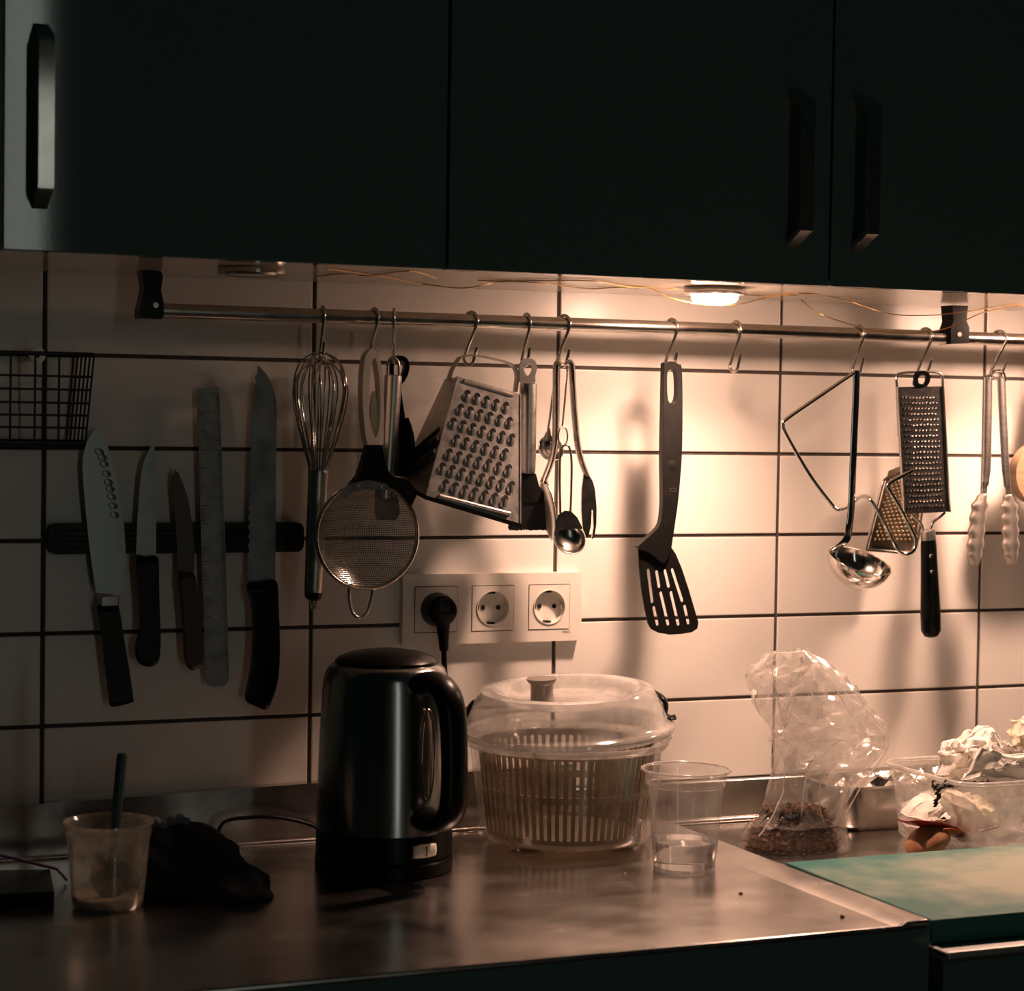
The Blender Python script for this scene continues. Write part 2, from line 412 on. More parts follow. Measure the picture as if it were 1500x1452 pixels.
xb = puck(1047, 430, True, 'round glowing lamp under the cabinet above the slotted spatula')
puck(1600, 456, True, 'round glowing lamp under the cabinet near the steel tongs')

# ------------------------------------------------------------------ rail with brackets
YR, ZRAIL, RR = -0.072, 0.0470, 0.0080
rail = thing('hanging_rail', 'long round steel rail hung under the wall cabinets', 'rail', (0.7, YR, ZRAIL))
MB().tube([(0.096, YR, ZRAIL), (2.0, YR, ZRAIL)], RR, 20).obj('rail_tube', M_STEEL, rail, smooth=40)
def bracket(pts, screw):
    lo_ = [P(a, b, YR-0.0125) for a, b in pts]
    b = MB().prism([lo_], (0, 0.025, 0)).obj('bracket', M_BLACK, rail, smooth=25)
    s = P(*screw, YR-0.0125)
    MB().lathe([(0, -0.0012), (0.003, -0.0012), (0.0035, 0.0)], n=14, M=Matrix.Translation(s) @ Matrix.Rotation(-PI/2, 4, 'X')).obj('screw', M_STEEL, b)
bracket([(208, 396), (236, 397), (239, 405), (236, 425), (240, 445), (240, 464), (205, 466), (204, 455), (208, 440), (212, 420), (209, 404)], (228, 447))
bracket([(1395, 447), (1418, 448), (1416, 470), (1420, 480), (1420, 503), (1393, 504), (1393, 482), (1397, 470)], (1405, 490))
MB().lathe([(0, 0), (RR+0.0012, 0), (RR+0.0012, 0.018), (0, 0.018)], n=20, M=Matrix.Translation((0.0915, YR, ZRAIL)) @ Matrix.Rotation(PI/2, 4, 'Y')).obj('end_cap', M_BLACK, rail)

# S hooks
def hook_mesh():
    wr = 0.00185; R1 = RR+wr+0.0004; pts = []
    for i in range(13):
        a = math.radians(205-215*i/12)               # from behind the rail, over it, to the front
        pts.append(V((0, -R1*math.cos(a), R1*math.sin(a))))
    stem_end = V((0, 0.0100, -0.0395))
    pts += [pts[-1].lerp(stem_end, t) for t in (0.33, 0.66)]
    R2 = 0.0078
    cz = V((0, 0.0100-R2, -0.0410))
    for i in range(11):
        a = math.radians(0-180*i/10)
        pts.append(cz+V((0, R2*math.cos(a), R2*math.sin(a))))
    pts.append(pts[-1]+V((0, -0.0022, 0.006))); pts.append(pts[-1]+V((0, -0.0020, 0.007)))
    return MB().tube(pts, wr, 8)
hk = None
hooks = [(472, -4, 'holding the balloon whisk'), (548, 8, 'holding the cream sieve handle'), (577, -20, 'holding the steel tube handle'), (690, 25, 'holding the box grater'),
         (771, 4, 'holding the pastry brush'), (826, 22, 'holding the fork and spoon tongs'), (984, 18, 'holding the black slotted spatula'), (1078, 10, 'with nothing hung on it'),
         (1258, 8, 'holding the ladle and bent wire'), (1356, 20, 'holding the long flat grater'), (1464, 32, 'holding the scalloped steel tongs'), (1545, 6, 'holding the round wooden paddle')]
HOOK = {}
for hx, ang, what in hooks:
    q = P(hx, 470, YR); loc = V((q.x, YR, ZRAIL))
    if hk is None:
        hk = hook_mesh().obj('s_hook', M_STEEL, smooth=60); o = hk
    else: o = hk.copy(); COL.objects.link(o)
    o.location = loc; o.rotation_euler = (0, 0, math.radians(ang))
    tag(o, 'small steel s-hook on the rail '+what, 'hook', 's-hooks on the rail')
    HOOK[hx] = loc

# ------------------------------------------------------------------ tables
t = thing('steel_table', 'worn stainless steel worktop carrying the kettle and salad spinner', 'worktop', (0.1, -0.3, FLOOR))
xr0, xr1 = 0.7005, 0.7155     # right edge runs a little askew
ang = math.atan2(xr1-xr0, 0.6)
def xe(y): return xr0+(xr1-xr0)*(-y/0.62)
YF = -0.618
mb = MB()
def slab(m, pts, z0, z1):
    return m.prism([[V((a, b, z1)) for a, b in pts]], (0, 0, z0-z1))
slab(mb, [(-1.2, YF), (xe(YF)-0.03, YF), (xe(-0.075)-0.03, -0.075), (-1.2, -0.075)], ZL-0.016, ZL)
mb.obj('table_top', M_TOP, t, smooth=20)
# raised rims: right side, back, front lip
m2 = MB()
rows = []
for y in (YF+0.001, -0.0165):
    x = xe(y); rows.append([V((x-0.036, y, ZL)), V((x-0.024, y, ZL+0.0045)), V((x-0.001, y, ZL+0.0048)), V((x, y, ZL+0.0035)), V((x, y, ZR-0.0005)), V((x-0.036, y, ZR-0.0005))])
m2.grid([list(r) for r in zip(*[rows[0], rows[1]])], mi=0)
m2.add(rows[0], [tuple(range(6))]); m2.add(rows[1], [tuple(range(5, -1, -1))])
m2.obj('side_rim', M_TOP, t, smooth=25)
MB().tube([(-1.2, -0.070, ZL+0.001), (0.69, -0.062, ZL+0.001)], 0.0032, 8).obj('back_rim', M_TOP, t, smooth=60)
MB().tube([(-1.2, YF, ZL-0.0015), (xe(YF)-0.03, YF, ZL-0.0015), (xe(YF)-0.024, YF, ZL+0.0020), (xe(YF)-0.002, YF, ZL+0.0022)], 0.0030, 10).obj('front_edge', M_TOP, t, smooth=60)
# upstand against the wall: its top edge climbs a little to the right
up_ = [V((-1.2, -0.013, ZL-0.02)), V((0.69, -0.013, ZL-0.02)), V((0.69, -0.013, -0.470)), V((-1.2, -0.013, -0.505))]
up_ = [V((-1.2, -0.016, ZL-0.02)), V((0.62, -0.016, ZL-0.02)), V((0.62, -0.016, -0.4685)), V((0.30, -0.016, -0.4745)), V((-0.05, -0.016, -0.4820)), V((-1.2, -0.016, -0.497))]
o = MB().prism([up_], (0, 0.0145, 0)).obj('splash_strip', M_TOP, origin=(0, -0.016, ZL-0.02), smooth=20); tag(o, 'dull steel upstand along the wall behind the kettle', 'upstand')
MB().box((-1.2, -0.0755, ZL-0.02), (0.69, -0.0165, ZL-0.004)).obj('back_gutter', M_TOP, t, smooth=0)
MB().box((-1.2, YF-0.002, ZL-0.14), (xe(YF), YF+0.02, ZL-0.0035)).obj('front_apron', M_DOOR, t, smooth=0)
MB().box((-1.2, YF+0.02, FLOOR), (0.69, -0.02, ZL-0.02)).obj('base_cabinet', M_DOOR, t, smooth=0)

t = thing('prep_table', 'lower steel worktop under the teal cutting board', 'worktop', (1.3, -0.3, FLOOR))
MB().bbox((xr1+0.0008, -0.6475, ZR-0.010), (2.4, -0.003, ZR), 0.002, 3).obj('table_top', M_TOP, t, smooth=0)
o = MB().bbox((0.622, -0.016, ZR+0.0005), (2.4, -0.0015, -0.4985), 0.001, 1).obj('splash_strip', M_TOP, origin=(1.3, -0.016, ZR), smooth=0); tag(o, 'steel upstand along the wall behind the plastic bag and tub', 'upstand')
MB().tube([(0.72, -0.019, ZR+0.0036), (2.4, -0.019, ZR+0.0036)], 0.0033, 8).obj('seam_bead', M_TOP, o, smooth=60)
MB().bbox((xr1+0.0008, -0.6500, ZR-0.0065), (2.4, -0.6235, ZR+0.0006), 0.0022, 3).obj('added_bright_edge', pmat('lightened edge metal', (0.70, 0.68, 0.65), 0.42, 0.9, scale=40, var=0.1), t, smooth=0)  # lighter strip added so the front edge looks brightly lit
MB().box((xr1+0.0025, -0.640, FLOOR), (2.4, -0.03, ZR-0.011)).obj('base_cabinet', M_DOOR, t, smooth=0)

# ================================================================== SOCKETS
ZS = (P(720, 841, -0.011).z+P(720, 941, -0.011).z)/2
xs0, xs1 = P(590, 890, -0.011).x, P(852, 890, -0.011).x
YS = -0.011
sk = thing('wall_socket_strip', 'cream triple wall socket with a black plug in its first outlet', 'socket', ((xs0+xs1)/2, -0.001, ZS-0.04))
xc3 = [P(639, 894, YS).x, P(722, 891, YS).x, P(804.5, 889, YS).x]
H2 = 0.0405
outer = rects((xs0+xs1)/2, ZS, xs1-xs0, 2*H2, YS, 0.002, 3)
holes = [rects(x, ZS, 0.0535, 0.0535, YS, 0.001, 2)[::-1] for x in xc3]
MB().prism([outer]+holes, (0, 0.0108, 0)).obj('frame', M_SOCK, sk, smooth=20)
MB().box((xs0+0.004, -0.002, ZS-H2+0.004), (xs1-0.004, -0.0004, ZS+H2-0.004)).obj('back_plate', M_DARK, sk, smooth=0)
for k, x in enumerate(xc3):
    mb = MB(); n = 48; a_ = 0.0259; rc = 0.0205; y0 = YS-0.0008
    sq, ci, cd_ = [], [], []
    for i in range(n):
        q = 2*PI*i/n; c_, s_ = math.cos(q), math.sin(q); m_ = max(abs(c_), abs(s_))
        sq.append(V((x+a_*c_/m_, y0, ZS+a_*s_/m_)))
        ci.append(V((x+rc*c_, y0, ZS+rc*s_)))
    sqb = [p+V((0, 0.006, 0)) for p in sq]
    lip = [V((x+(p.x-x)*0.995, y0-0.0012, ZS+(p.z-ZS)*0.995)) for p in ci]
    lip2 = [V((x+(p.x-x)*0.955, y0-0.0012, ZS+(p.z-ZS)*0.955)) for p in ci]
    bot = [V((x+(p.x-x)*0.93, y0+0.0088, ZS+(p.z-ZS)*0.93)) for p in ci]
    mb.grid([sqb, sq, [p*1 for p in ci], lip, lip2, bot], closeu=True)
    mb.add(bot, [tuple(range(n))])
    ins = mb.obj('outlet', M_SOCK, sk, smooth=30)
    yb = y0+0.0086
    for dx in (-0.0095, 0.0095):
        MB().lathe([(0, 0), (0.0027, 0), (0.0027, 0.0006)], n=14, M=Matrix.Translation((x+dx, yb-0.0003, ZS)) @ Matrix.Rotation(PI/2, 4, 'X')).obj('pin_hole', M_DARK, ins)
    for sg in (-1, 1):
        e = MB()
        e.box((x-0.0045, yb-0.006, ZS+sg*0.0178-0.0012), (x-0.0015, yb, ZS+sg*0.0178+0.0016)); e.box((x+0.0005, yb-0.006, ZS+sg*0.0178-0.0012), (x+0.0035, yb, ZS+sg*0.0178+0.0012))
        e.obj('earth_clip', M_DARK, ins, smooth=0)
        MB().box((x+sg*0.0180-0.0014, yb-0.0065, ZS-0.0026), (x+sg*0.0180+0.0014, yb, ZS+0.0026)).obj('guide_notch', M_DARK if sg < 0 else M_SOCK, ins, smooth=0)
def lettering(txt, loc, size, mat, parent):
    cu = bpy.data.curves.new('lettering', 'FONT'); cu.body = txt; cu.size = size; cu.extrude = 0.00005; cu.align_x = 'CENTER'
    tmp = bpy.data.objects.new('lettering_tmp', cu); COL.objects.link(tmp)
    dg = bpy.context.evaluated_depsgraph_get(); me = bpy.data.meshes.new_from_object(tmp.evaluated_get(dg))
    bpy.data.objects.remove(tmp); me.materials.clear(); me.materials.append(mat)
    o = bpy.data.objects.new('lettering', me); COL.objects.link(o); o.parent = parent
    o.location = V(loc)-V(ORG[parent.name]); o.rotation_euler = (PI/2, 0, 0); return o
q = P(829, 928, YS); lettering('VIKO', (q.x, YS-0.0001, q.z), 0.0046, M_DARK, sk)

# plug and its cable to the kettle
x1 = xc3[0]
pl = thing('power_plug', 'black power plug with a ribbed strain relief, pushed into the wall socket', 'plug', (x1, YS-0.01, ZS-0.02))
MB().lathe([(0, -0.026), (0.012, -0.0255), (0.0172, -0.022), (0.0192, -0.012), (0.0194, 0.0), (0.0190, 0.006), (0, 0.006)], n=32, M=Matrix.Translation((x1, YS, ZS)) @ Matrix.Rotation(-PI/2, 4, 'X')).obj('plug_body', M_BLACK, pl)
g = MB().bbox((x1-0.007, YS-0.0275, ZS-0.001), (x1+0.007, YS-0.010, ZS+0.0145), 0.002, 2).obj('grip', M_NYLON, pl)
mb = MB(); sr = [V((x1+0.002, YS-0.016, ZS-0.008)), V((x1+0.004, YS-0.016, ZS-0.046))]
mb.tube([sr[0], sr[0].lerp(sr[1], 0.4), sr[1]], [0.0095, 0.0072, 0.005], 14)
for i in range(7):
    c = sr[0].lerp(sr[1], 0.38+0.095*i); mb.tube([c+V((0, 0, 0.0012)), c-V((0, 0, 0.0012))], 0.0074-0.0004*i, 14)
mb.obj('strain_relief', M_BLACK, pl)
cpath = cr([sr[1]+V((0, 0, 0.004)), sr[1]+V((0.002, 0.0, -0.03)), V((x1+0.012, -0.034, ZL+0.12)), V((x1+0.014, -0.045, ZL+0.03)), V((x1-0.01, -0.06, ZL+0.009)), V((x1-0.05, -0.095, ZL+0.0045)), V((x1-0.09, -0.122, ZL+0.0045))], 8)
MB().tube(cpath, 0.0034, 8).obj('cable', M_BLACK, pl)

# ================================================================== KNIFE BAR
YK = -0.0165
a = P(70, 788, -0.008); b = P(443, 788, -0.008)
kb = thing('magnetic_knife_bar', 'black magnetic bar on the tiles holding the knives and ruler', 'knife bar', ((a.x+b.x)/2, -0.001, a.z))
zc = (a.z+b.z)/2; kh = 0.033
MB().prism([rects((a.x+b.x)/2, zc, b.x-a.x, kh, -0.014, 0.008, 4)], (0, 0.0135, 0)).obj('bar_body', M_MAGNET, kb, smooth=25)
for dz in (-0.006, 0.006):
    MB().bbox(((a.x+0.018), -0.0158, zc+dz-0.0035), (b.x-0.018, -0.0135, zc+dz+0.0035), 0.001, 1).obj('magnet_strip', M_BLACK, kb)
def kn(c): return (c[0]/2.42, 480+c[1]/2.42)
def knife(name, label, cat, blade, handle, bt=0.0016, ht=0.014, bmat=None, hmat=None):
    bp_ = [kn(c) for c in blade]; hp = [kn(c) for c in handle]
    lowest = max(hp, key=lambda c: c[1]); t = thing(name, label, cat, P(*lowest, YK-0.002))
    bl = MB().prism([poly(bp_, YK-bt)], (0, bt, 0)).obj('blade', bmat or M_BLADE, t, smooth=25)
    mb = MB(); lo_ = cr(poly(hp, YK-ht*0.6), 4, True); cen = sum(lo_, V())/len(lo_)
    mid = [p+V((0, 0, 0)) for p in lo_]
    fr_ = [cen+(p-cen)*0.90+V((0, -ht*0.35, 0)) for p in lo_]; bk = [cen+(p-cen)*0.92+V((0, ht*0.45, 0)) for p in lo_]
    mb.grid([bk, mid, fr_], closeu=True)
    for l, rv in ((fr_, False), (bk, True)):
        tri = tessellate_polygon([l]); mb.add(l, [tuple(t_) for t_ in tri])
    hd = mb.obj('knife_handle', hmat or M_BLACK, t, smooth=40)
    return t, bl, hd
tk, bl, hd = knife('chef_knife', 'broad santoku knife with a dimpled blade and black handle on the magnetic bar', 'knife',
    [(341,358),(322,378),(308,405),(296,445),(292,490),(296,560),(304,650),(316,770),(330,870),(341,940),(412,946),(432,936),(440,880),(446,800),(440,700),(425,600),(405,500),(385,430),(365,385)],
    [(345,985),(356,1060),(372,1200),(384,1300),(392,1342),(430,1340),(470,1328),(474,1318),(460,1220),(440,1100),(424,1000),(412,985),(380,990)])
MB().bbox(tuple(P(148, 889, YK-0.011)), tuple(P(171, 872, YK+0.001)), 0.001, 1).obj('bolster', M_CHROME, tk)
dsrc = None; M_DIMPLE = pmat('ground dimple steel', (0.16, 0.17, 0.16), 0.3, 1.0)
for (cx, cy) in [(352,440),(362,460),(369,483),(377,518),(384,548),(390,572),(396,600),(401,632),(406,664)]:
    c = P(*kn((cx, cy)), YK-0.00165)
    if dsrc is None:
        dsrc = MB().lathe([(0, -0.0001), (0.0036, -0.0002), (0.0042, 0.0)], n=16, M=Matrix.Rotation(-PI/2, 4, 'X')).obj('blade_dimple', M_DIMPLE)
        dsrc.parent = tk; dsrc.location = c-V(ORG[tk.name]); o = dsrc
    else: o = inst('blade_dimple', dsrc, tk, c)
    o.scale = (1.25, 1, 0.85); o.rotation_euler = (0, math.radians(20), 0)
knife('paring_knife', 'short pale-bladed paring knife with a rounded black handle', 'knife',
    [(540,415),(525,440),(508,480),(498,530),(492,610),(486,700),(482,812),(553,810),(554,700),(552,560),(550,450),(546,420)],
    [(484,815),(488,900),(496,1000),(494,1080),(480,1130),(480,1165),(495,1192),(530,1203),(558,1190),(568,1160),(570,1090),(566,980),(564,890),(560,815),(520,812)], ht=0.015)
knife('utility_knife', 'narrow dark knife with a reddish wooden handle beside the steel ruler', 'knife',
    [(622,505),(612,530),(612,570),(618,640),(624,720),(632,872),(688,872),(690,800),(682,700),(668,610),(650,555),(634,518)],
    [(634,874),(640,960),(648,1060),(652,1140),(656,1185),(672,1212),(690,1216),(712,1200),(719,1160),(714,1080),(706,980),(696,900),(686,872),(660,870)], ht=0.013, bmat=pmat('dull dark blade', (0.10, 0.09, 0.08), 0.5, 0.8), hmat=M_DKWOOD)
# steel ruler
rp = [(698,214),(777,211),(786,440),(794,640),(800,800),(806,1000),(812,1240),(806,1262),(790,1272),(750,1272),(734,1264),(729,1245),(722,1000),(714,800),(706,500)]
r0 = P(*kn((770, 1272)), YK)
rl = thing('steel_ruler', 'stained flat steel ruler with fine graduations on the magnetic bar', 'ruler', r0)
hole = [P(*kn((769+9*math.cos(2*PI*i/12), 1242+9*math.sin(2*PI*i/12))), YK-0.0012) for i in range(12)]
MB().prism([poly([kn(c) for c in rp], YK-0.0012), hole], (0, 0.0012, 0)).obj('ruler_strip', pmat('stained ruler steel', (0.26, 0.25, 0.23), 0.42, 0.9, scale=45, col2=(0.12, 0.11, 0.10), rvar=0.1), rl, smooth=20)
mb = MB()
tl0, tl1, tr0, tr1 = P(*kn((700, 235)), YK-0.0014), P(*kn((728, 1215)), YK-0.0014), P(*kn((777, 235)), YK-0.0014), P(*kn((811, 1215)), YK-0.0014)
for i in range(150):
    f = i/149; L = tl0.lerp(tl1, f); R_ = tr0.lerp(tr1, f); k = 0.30 if i % 10 == 0 else (0.22 if i % 5 == 0 else 0.13)
    for A, B in ((L, R_), (R_, L)):
        if A is L and i % 2: continue
        e = A.lerp(B, k); h = 0.00028
        mb.add([A+V((0, 0, h)), e+V((0, 0, h)), e-V((0, 0, h)), A-V((0, 0, h))], [(0, 1, 2, 3)])
o = mb.obj('graduation_marks', M_DARK, rl, smooth=0, fixn=False); o['kind'] = 'stuff'
# bread knife, serrated
ser = []
A, B, Cc = (910, 160), (893, 330), (879, 905)
for k in range(46):
    f = k/45; y = 160+f*(905-160); x = (910+(893-910)*min(1, (y-160)/170)) if y < 330 else 893+(879-893)*(y-330)/575
    ser.append((x-(5 if k % 2 else -3), y))
knife('bread_knife', 'long serrated bread knife with a curved tip and black handle', 'knife',
    [(915,133)]+ser+[(976,900),(977,700),(979,500),(981,320),(978,260),(966,205),(945,165)],
    [(876,908),(888,950),(896,1020),(896,1120),(888,1220),(872,1300),(872,1325),(905,1342),(944,1356),(962,1330),(982,1270),(991,1200),(993,1100),(988,980),(981,900),(930,900)], ht=0.016)

# ================================================================== WIRE BASKET
wb = P(60, 650, -0.03)
bk = thing('wire_basket', 'black wire basket fixed to the tiles beside the santoku knife', 'basket', wb)
bt_, ft_ = P(108, 521, -0.006), P(138, 521, -0.056)
bb_, fb_ = P(97, 648, -0.006), P(125, 648, -0.050)
XL = -0.40
top_z, bot_z = bt_.z, bb_.z
mb = MB(); hw = []
for f in (0, 0.25, 0.40, 0.55, 0.69, 0.83):
    z = top_z+(bot_z-top_z)*f; xb_ = bt_.x+(bb_.x-bt_.x)*f; xf = ft_.x+(fb_.x-ft_.x)*f; yf = ft_.y+(fb_.y-ft_.y)*f
    pth = [(XL, yf, z), (xf, yf, z), (xb_, -0.006, z)]+([(XL, -0.006, z)] if f == 0 else [])
    MB().tube(pth, 0.0012 if f else 0.0022, 6, closed=(f == 0)).obj('basket_wire', M_BLACK, bk)
MB().tube([(XL, -0.006, bot_z), (bb_.x, -0.006, bot_z), (fb_.x, fb_.y, bot_z), (XL, fb_.y, bot_z)], 0.0030, 6, closed=True).obj('basket_wire', M_BLACK, bk)
for pxv in (87, 52, 16, -20, -56, -92, -128, -164, -200):
    tp = P(pxv, 521, -0.056); bt2 = P(pxv-1.5, 648, -0.050)
    MB().tube([(tp.x, -0.056, top_z), (bt2.x, -0.050, bot_z), (bt2.x, -0.006, bot_z)], 0.0012, 6).obj('basket_wire', M_BLACK, bk)
for k in range(6):
    f = k/5
    MB().tube([V((bt_.x, -0.006, top_z)).lerp(V((ft_.x, ft_.y, top_z)), f), V((bb_.x, -0.006, bot_z)).lerp(V((fb_.x, fb_.y, bot_z)), f)], 0.0011, 6).obj('basket_wire', M_BLACK, bk)
wc = P(54, 520.5, -0.0515)
ws = MB().lathe([(0.0028, -0.0045), (0.0085, -0.004), (0.0088, 0.003), (0.0, 0.003)], n=24, M=Matrix.Translation(wc) @ Matrix.Rotation(-PI/2, 4, 'X')).obj('mounting_washer', M_WASH, bk)
MB().lathe([(0, -0.0065), (0.0024, -0.006), (0.0028, -0.003)], n=12, M=Matrix.Translation(wc) @ Matrix.Rotation(-PI/2, 4, 'X')).obj('screw', M_DARK, ws)
MB().tube([wc+V((0, 0.002, 0)), V((wc.x, -0.0005, wc.z))], 0.0022, 8).obj('standoff_pin', M_BLACK, bk)

# ================================================================== FAIRY LIGHT WIRE
def under(a, b, fall=-0.15):
    q = Zp(a, b, ZU-0.0012)
    if -0.25 < q.y < -0.02: return q
    q = P(a, b, fall); q.z = min(q.z, ZU-0.0012); return q
fl = thing('fairy_light_wire', 'thin gold fairy light wire taped loosely under the wall cabinets', 'wire', under(1000, 430))
strands = [[(462, 406), (500, 401), (540, 404), (600, 397), (640, 393.5)],
           [(480, 394), (560, 405), (620, 416), (680, 422), (735, 413), (795, 415), (860, 423), (905, 421), (950, 422), (985, 437), (1030, 446), (1080, 446), (1120, 437), (1170, 430), (1230, 437), (1300, 459), (1360, 462), (1420, 456), (1480, 447), (1530, 450)],
           [(700, 400), (740, 412), (800, 411), (870, 412), (920, 420), (990, 413)],
           [(1085, 431), (1120, 434), (1160, 432), (1175, 440), (1200, 459), (1245, 475), (1290, 486), (1340, 488), (1390, 480), (1440, 458), (1490, 450)]]
for s_ in strands:
    MB().tube(cr([under(*c) for c in s_], 6), 0.0007, 5).obj('wire', M_WIRE, fl, smooth=60)
for (cx, cy, L_) in ((755, 413, 22), (930, 422, 26), (1185, 436, 40), (1250, 437, 34), (1470, 450, 34)):
    mb = MB(); rows = []
    for i in range(9):
        u = i/8-0.5; row = []
        for j in range(5):
            v = j/4-0.5; w_ = 0.011*(0.5+1.3*abs(u))
            p = under(cx, cy); p = V((p.x+u*L_*0.0011, max(-0.24, min(-0.03, p.y))+v*w_*2.2, ZU-0.0006-0.0024*(1-4*u*u)*random.uniform(0.2, 1)))
            row.append(p)
        rows.append(row)
    mb.grid(rows).obj('tape_strip', M_TAPE, fl, smooth=20)
# ================================================================== HANGING UTENSILS
def face(pts, Y, sub=1): return [P(a, b, Y) for a, b in pts]
# ---- balloon whisk, hung by its wires, handle down
hx = HOOK[472]
YW = -0.080
top_c = P(471, 522, YW); neck = P(466, 692, YW); hend = P(459, 868, YW)
wk = thing('balloon_whisk', 'steel balloon whisk hung upside down by its wires, handle pointing down', 'whisk', hend)
axis = (top_c-neck).normalized(); L = (top_c-neck).length
side = V((1, 0, 0))-axis*axis.x; side.normalize(); dep = axis.cross(side)
prof = [(0.0, 0.0095), (0.12, 0.0135), (0.3, 0.0205), (0.5, 0.0275), (0.68, 0.0318), (0.80, 0.0310), (0.90, 0.0255), (0.96, 0.0165), (0.99, 0.008), (1.0, 0.0)]
for k in range(12):
    a = PI*k/12+0.12; sc = 0.84+0.2*random.random(); d = side*math.cos(a)+dep*math.sin(a); tl = L*(0.93+0.11*random.random())
    bow = d.cross(axis)*random.uniform(-0.007, 0.007)
    half = [(f, r*sc) for f, r in prof]
    pts = [neck+axis*(f*tl)+d*r+bow*f for f, r in half]+[neck+axis*(f*tl)-d*r+bow*f for f, r in reversed(half[:-1])]
    MB().tube(cr(pts, 3), 0.00095, 6).obj('whisk_wire', M_CHROME, wk, smooth=60)
MB().tube([neck+axis*0.004, neck, neck.lerp(hend, 0.02), neck.lerp(hend, 0.97), hend], [0.0098, 0.0112, 0.0108, 0.0100, 0.0092], 20).obj('whisk_handle', M_SATIN, wk)
MB().tube([hend, P(458.5, 876, YW), P(458, 880, YW)], [0.0098, 0.0090, 0.0050], 16).obj('end_cap', M_BLACK, wk)
lp = [P(454.5, 879, YW), P(455, 888, YW), P(458, 893, YW), P(462, 888, YW), P(463, 879, YW)]
MB().tube(cr(lp, 4), 0.0011, 6).obj('hanging_loop', M_STEEL, wk)

# ---- sieve with a cream looped handle
YSV = -0.108
cs = P(538, 785, YSV); RS = 0.0575
sv = thing('mesh_sieve', 'round fine mesh sieve with a cream looped handle and wire rest', 'sieve', cs-V((0, 0, RS+0.03)))
mb = MB(); ring = [cs+V((RS*math.cos(2*PI*i/64), 0, RS*math.sin(2*PI*i/64))) for i in range(64)]
mb.tube(ring, 1.0, 8, closed=True, flat=(V((0, 1, 0)), 0.0045, 0.0022))
mb.obj('rim', M_STEEL, sv, smooth=60)
def dome(u, v):
    r2 = (u*u+v*v)/(RS*RS); return cs+V((u, 0.034*(1-r2), v))
mb = MB(); N = 58
for k in range(1, N):
    u = -RS+2*RS*k/N; h = math.sqrt(max(0, RS*RS-u*u)); 
    if h < 0.003: continue
    m_ = 14
    mb.tube([dome(u, -h+2*h*i/m_) for i in range(m_+1)], 0.00042, 3, caps=False)
    mb.tube([dome(-h+2*h*i/m_, u) for i in range(m_+1)], 0.00042, 3, caps=False)
o = mb.obj('mesh_wires', M_STEEL, sv, smooth=0, fixn=False); o['kind'] = 'stuff'
# black yoke joining rim and handle
yk = [(513, 711), (525, 697), (533, 672), (538, 652), (560, 652), (565, 680), (573, 697), (600, 704), (612, 722), (603, 742), (592, 728), (575, 716), (550, 710), (530, 712)]
MB().prism([poly(yk, YSV-0.006)], (0, 0.012, 0)).obj('yoke', M_BLACK, sv, smooth=25)
for c in ((526, 712), (560, 714)):
    MB().lathe([(0, -0.0012), (0.0018, -0.001), (0.0024, 0.0)], n=12, M=Matrix.Translation(P(*c, YSV-0.0062)) @ Matrix.Rotation(-PI/2, 4, 'X')).obj('rivet', M_STEEL, sv)
plate = [(500, 722), (515, 708), (540, 703), (566, 709), (572, 716), (562, 720), (540, 716), (518, 721), (506, 730)]
MB().prism([poly(plate, YSV-0.0062)], (0, 0.002, 0)).obj('rim_plate', M_STEEL, sv, smooth=25)
hc = P(548, 590, -0.085)
ho = [(543, 512), (549, 511), (556, 522), (561, 560), (562.5, 600), (562, 640), (559.5, 653), (541, 653), (536, 640), (532, 600), (531.5, 560), (535, 525)]
hi_ = [(547, 526), (542, 548), (540.5, 585), (542, 615), (546, 634), (551, 641), (555, 630), (557.5, 602), (557, 570), (554.5, 545), (551, 528)]
lo1 = cr(poly(ho, -0.102), 3, True); li = cr(poly(hi_, -0.102), 3, True)
mb = MB().prism([lo1, li], (0, 0.017, 0))
mb.obj('looped_handle', M_CREAM, sv, smooth=30)
mb = MB().prism([cr(poly([(544, 650), (543.5, 606), (546, 580), (549, 573), (551.5, 580), (553, 606), (557, 650)], -0.094), 3, True)], (0, 0.006, 0))
mb.obj('handle_web', M_CREAM, sv, smooth=30)
rest = [P(511, 862, YSV), P(512, 880, YSV-0.004), P(517, 898, YSV-0.006), P(526, 905, YSV-0.006), P(536, 900, YSV-0.006), P(542, 884, YSV-0.004), P(547, 861, YSV)]
MB().tube(cr(rest, 5), 0.0018, 8).obj('wire_rest', M_STEEL, sv, smooth=60)

# ---- steel tube handled slice and black utensil behind it
YT = -0.078
a, b = P(576, 549, YT), P(567, 700, YT)
tv = thing('steel_handled_turner', 'kitchen tool with a steel tube handle and wire eye behind the sieve', 'utensil', b)
MB().tube([a, a.lerp(b, 0.012), a.lerp(b, 0.05), a.lerp(b, 0.5), b], [0.0085, 0.0098, 0.0098, 0.0096, 0.0080], 20).obj('tube_handle', M_SATIN, tv)
MB().tube(cr([P(568, 549, YT), P(568.5, 533, YT), P(573, 525, YT), P(579, 525, YT), P(584, 533, YT), P(584.5, 549, YT)], 5), 0.0017, 8).obj('hanging_eye', M_STEEL, tv)
MB().tube(cr([b, P(566, 712, -0.084), P(564, 730, -0.083)], 4), [0.0045]*9, 10).obj('shank', M_STEEL, tv)
MB().prism([poly([(550, 716), (582, 716), (586, 752), (580, 762), (554, 762), (548, 752)], -0.0715)], (0, 0.0016, 0)).obj('blade', M_STEEL, tv, smooth=20)
YB = -0.058
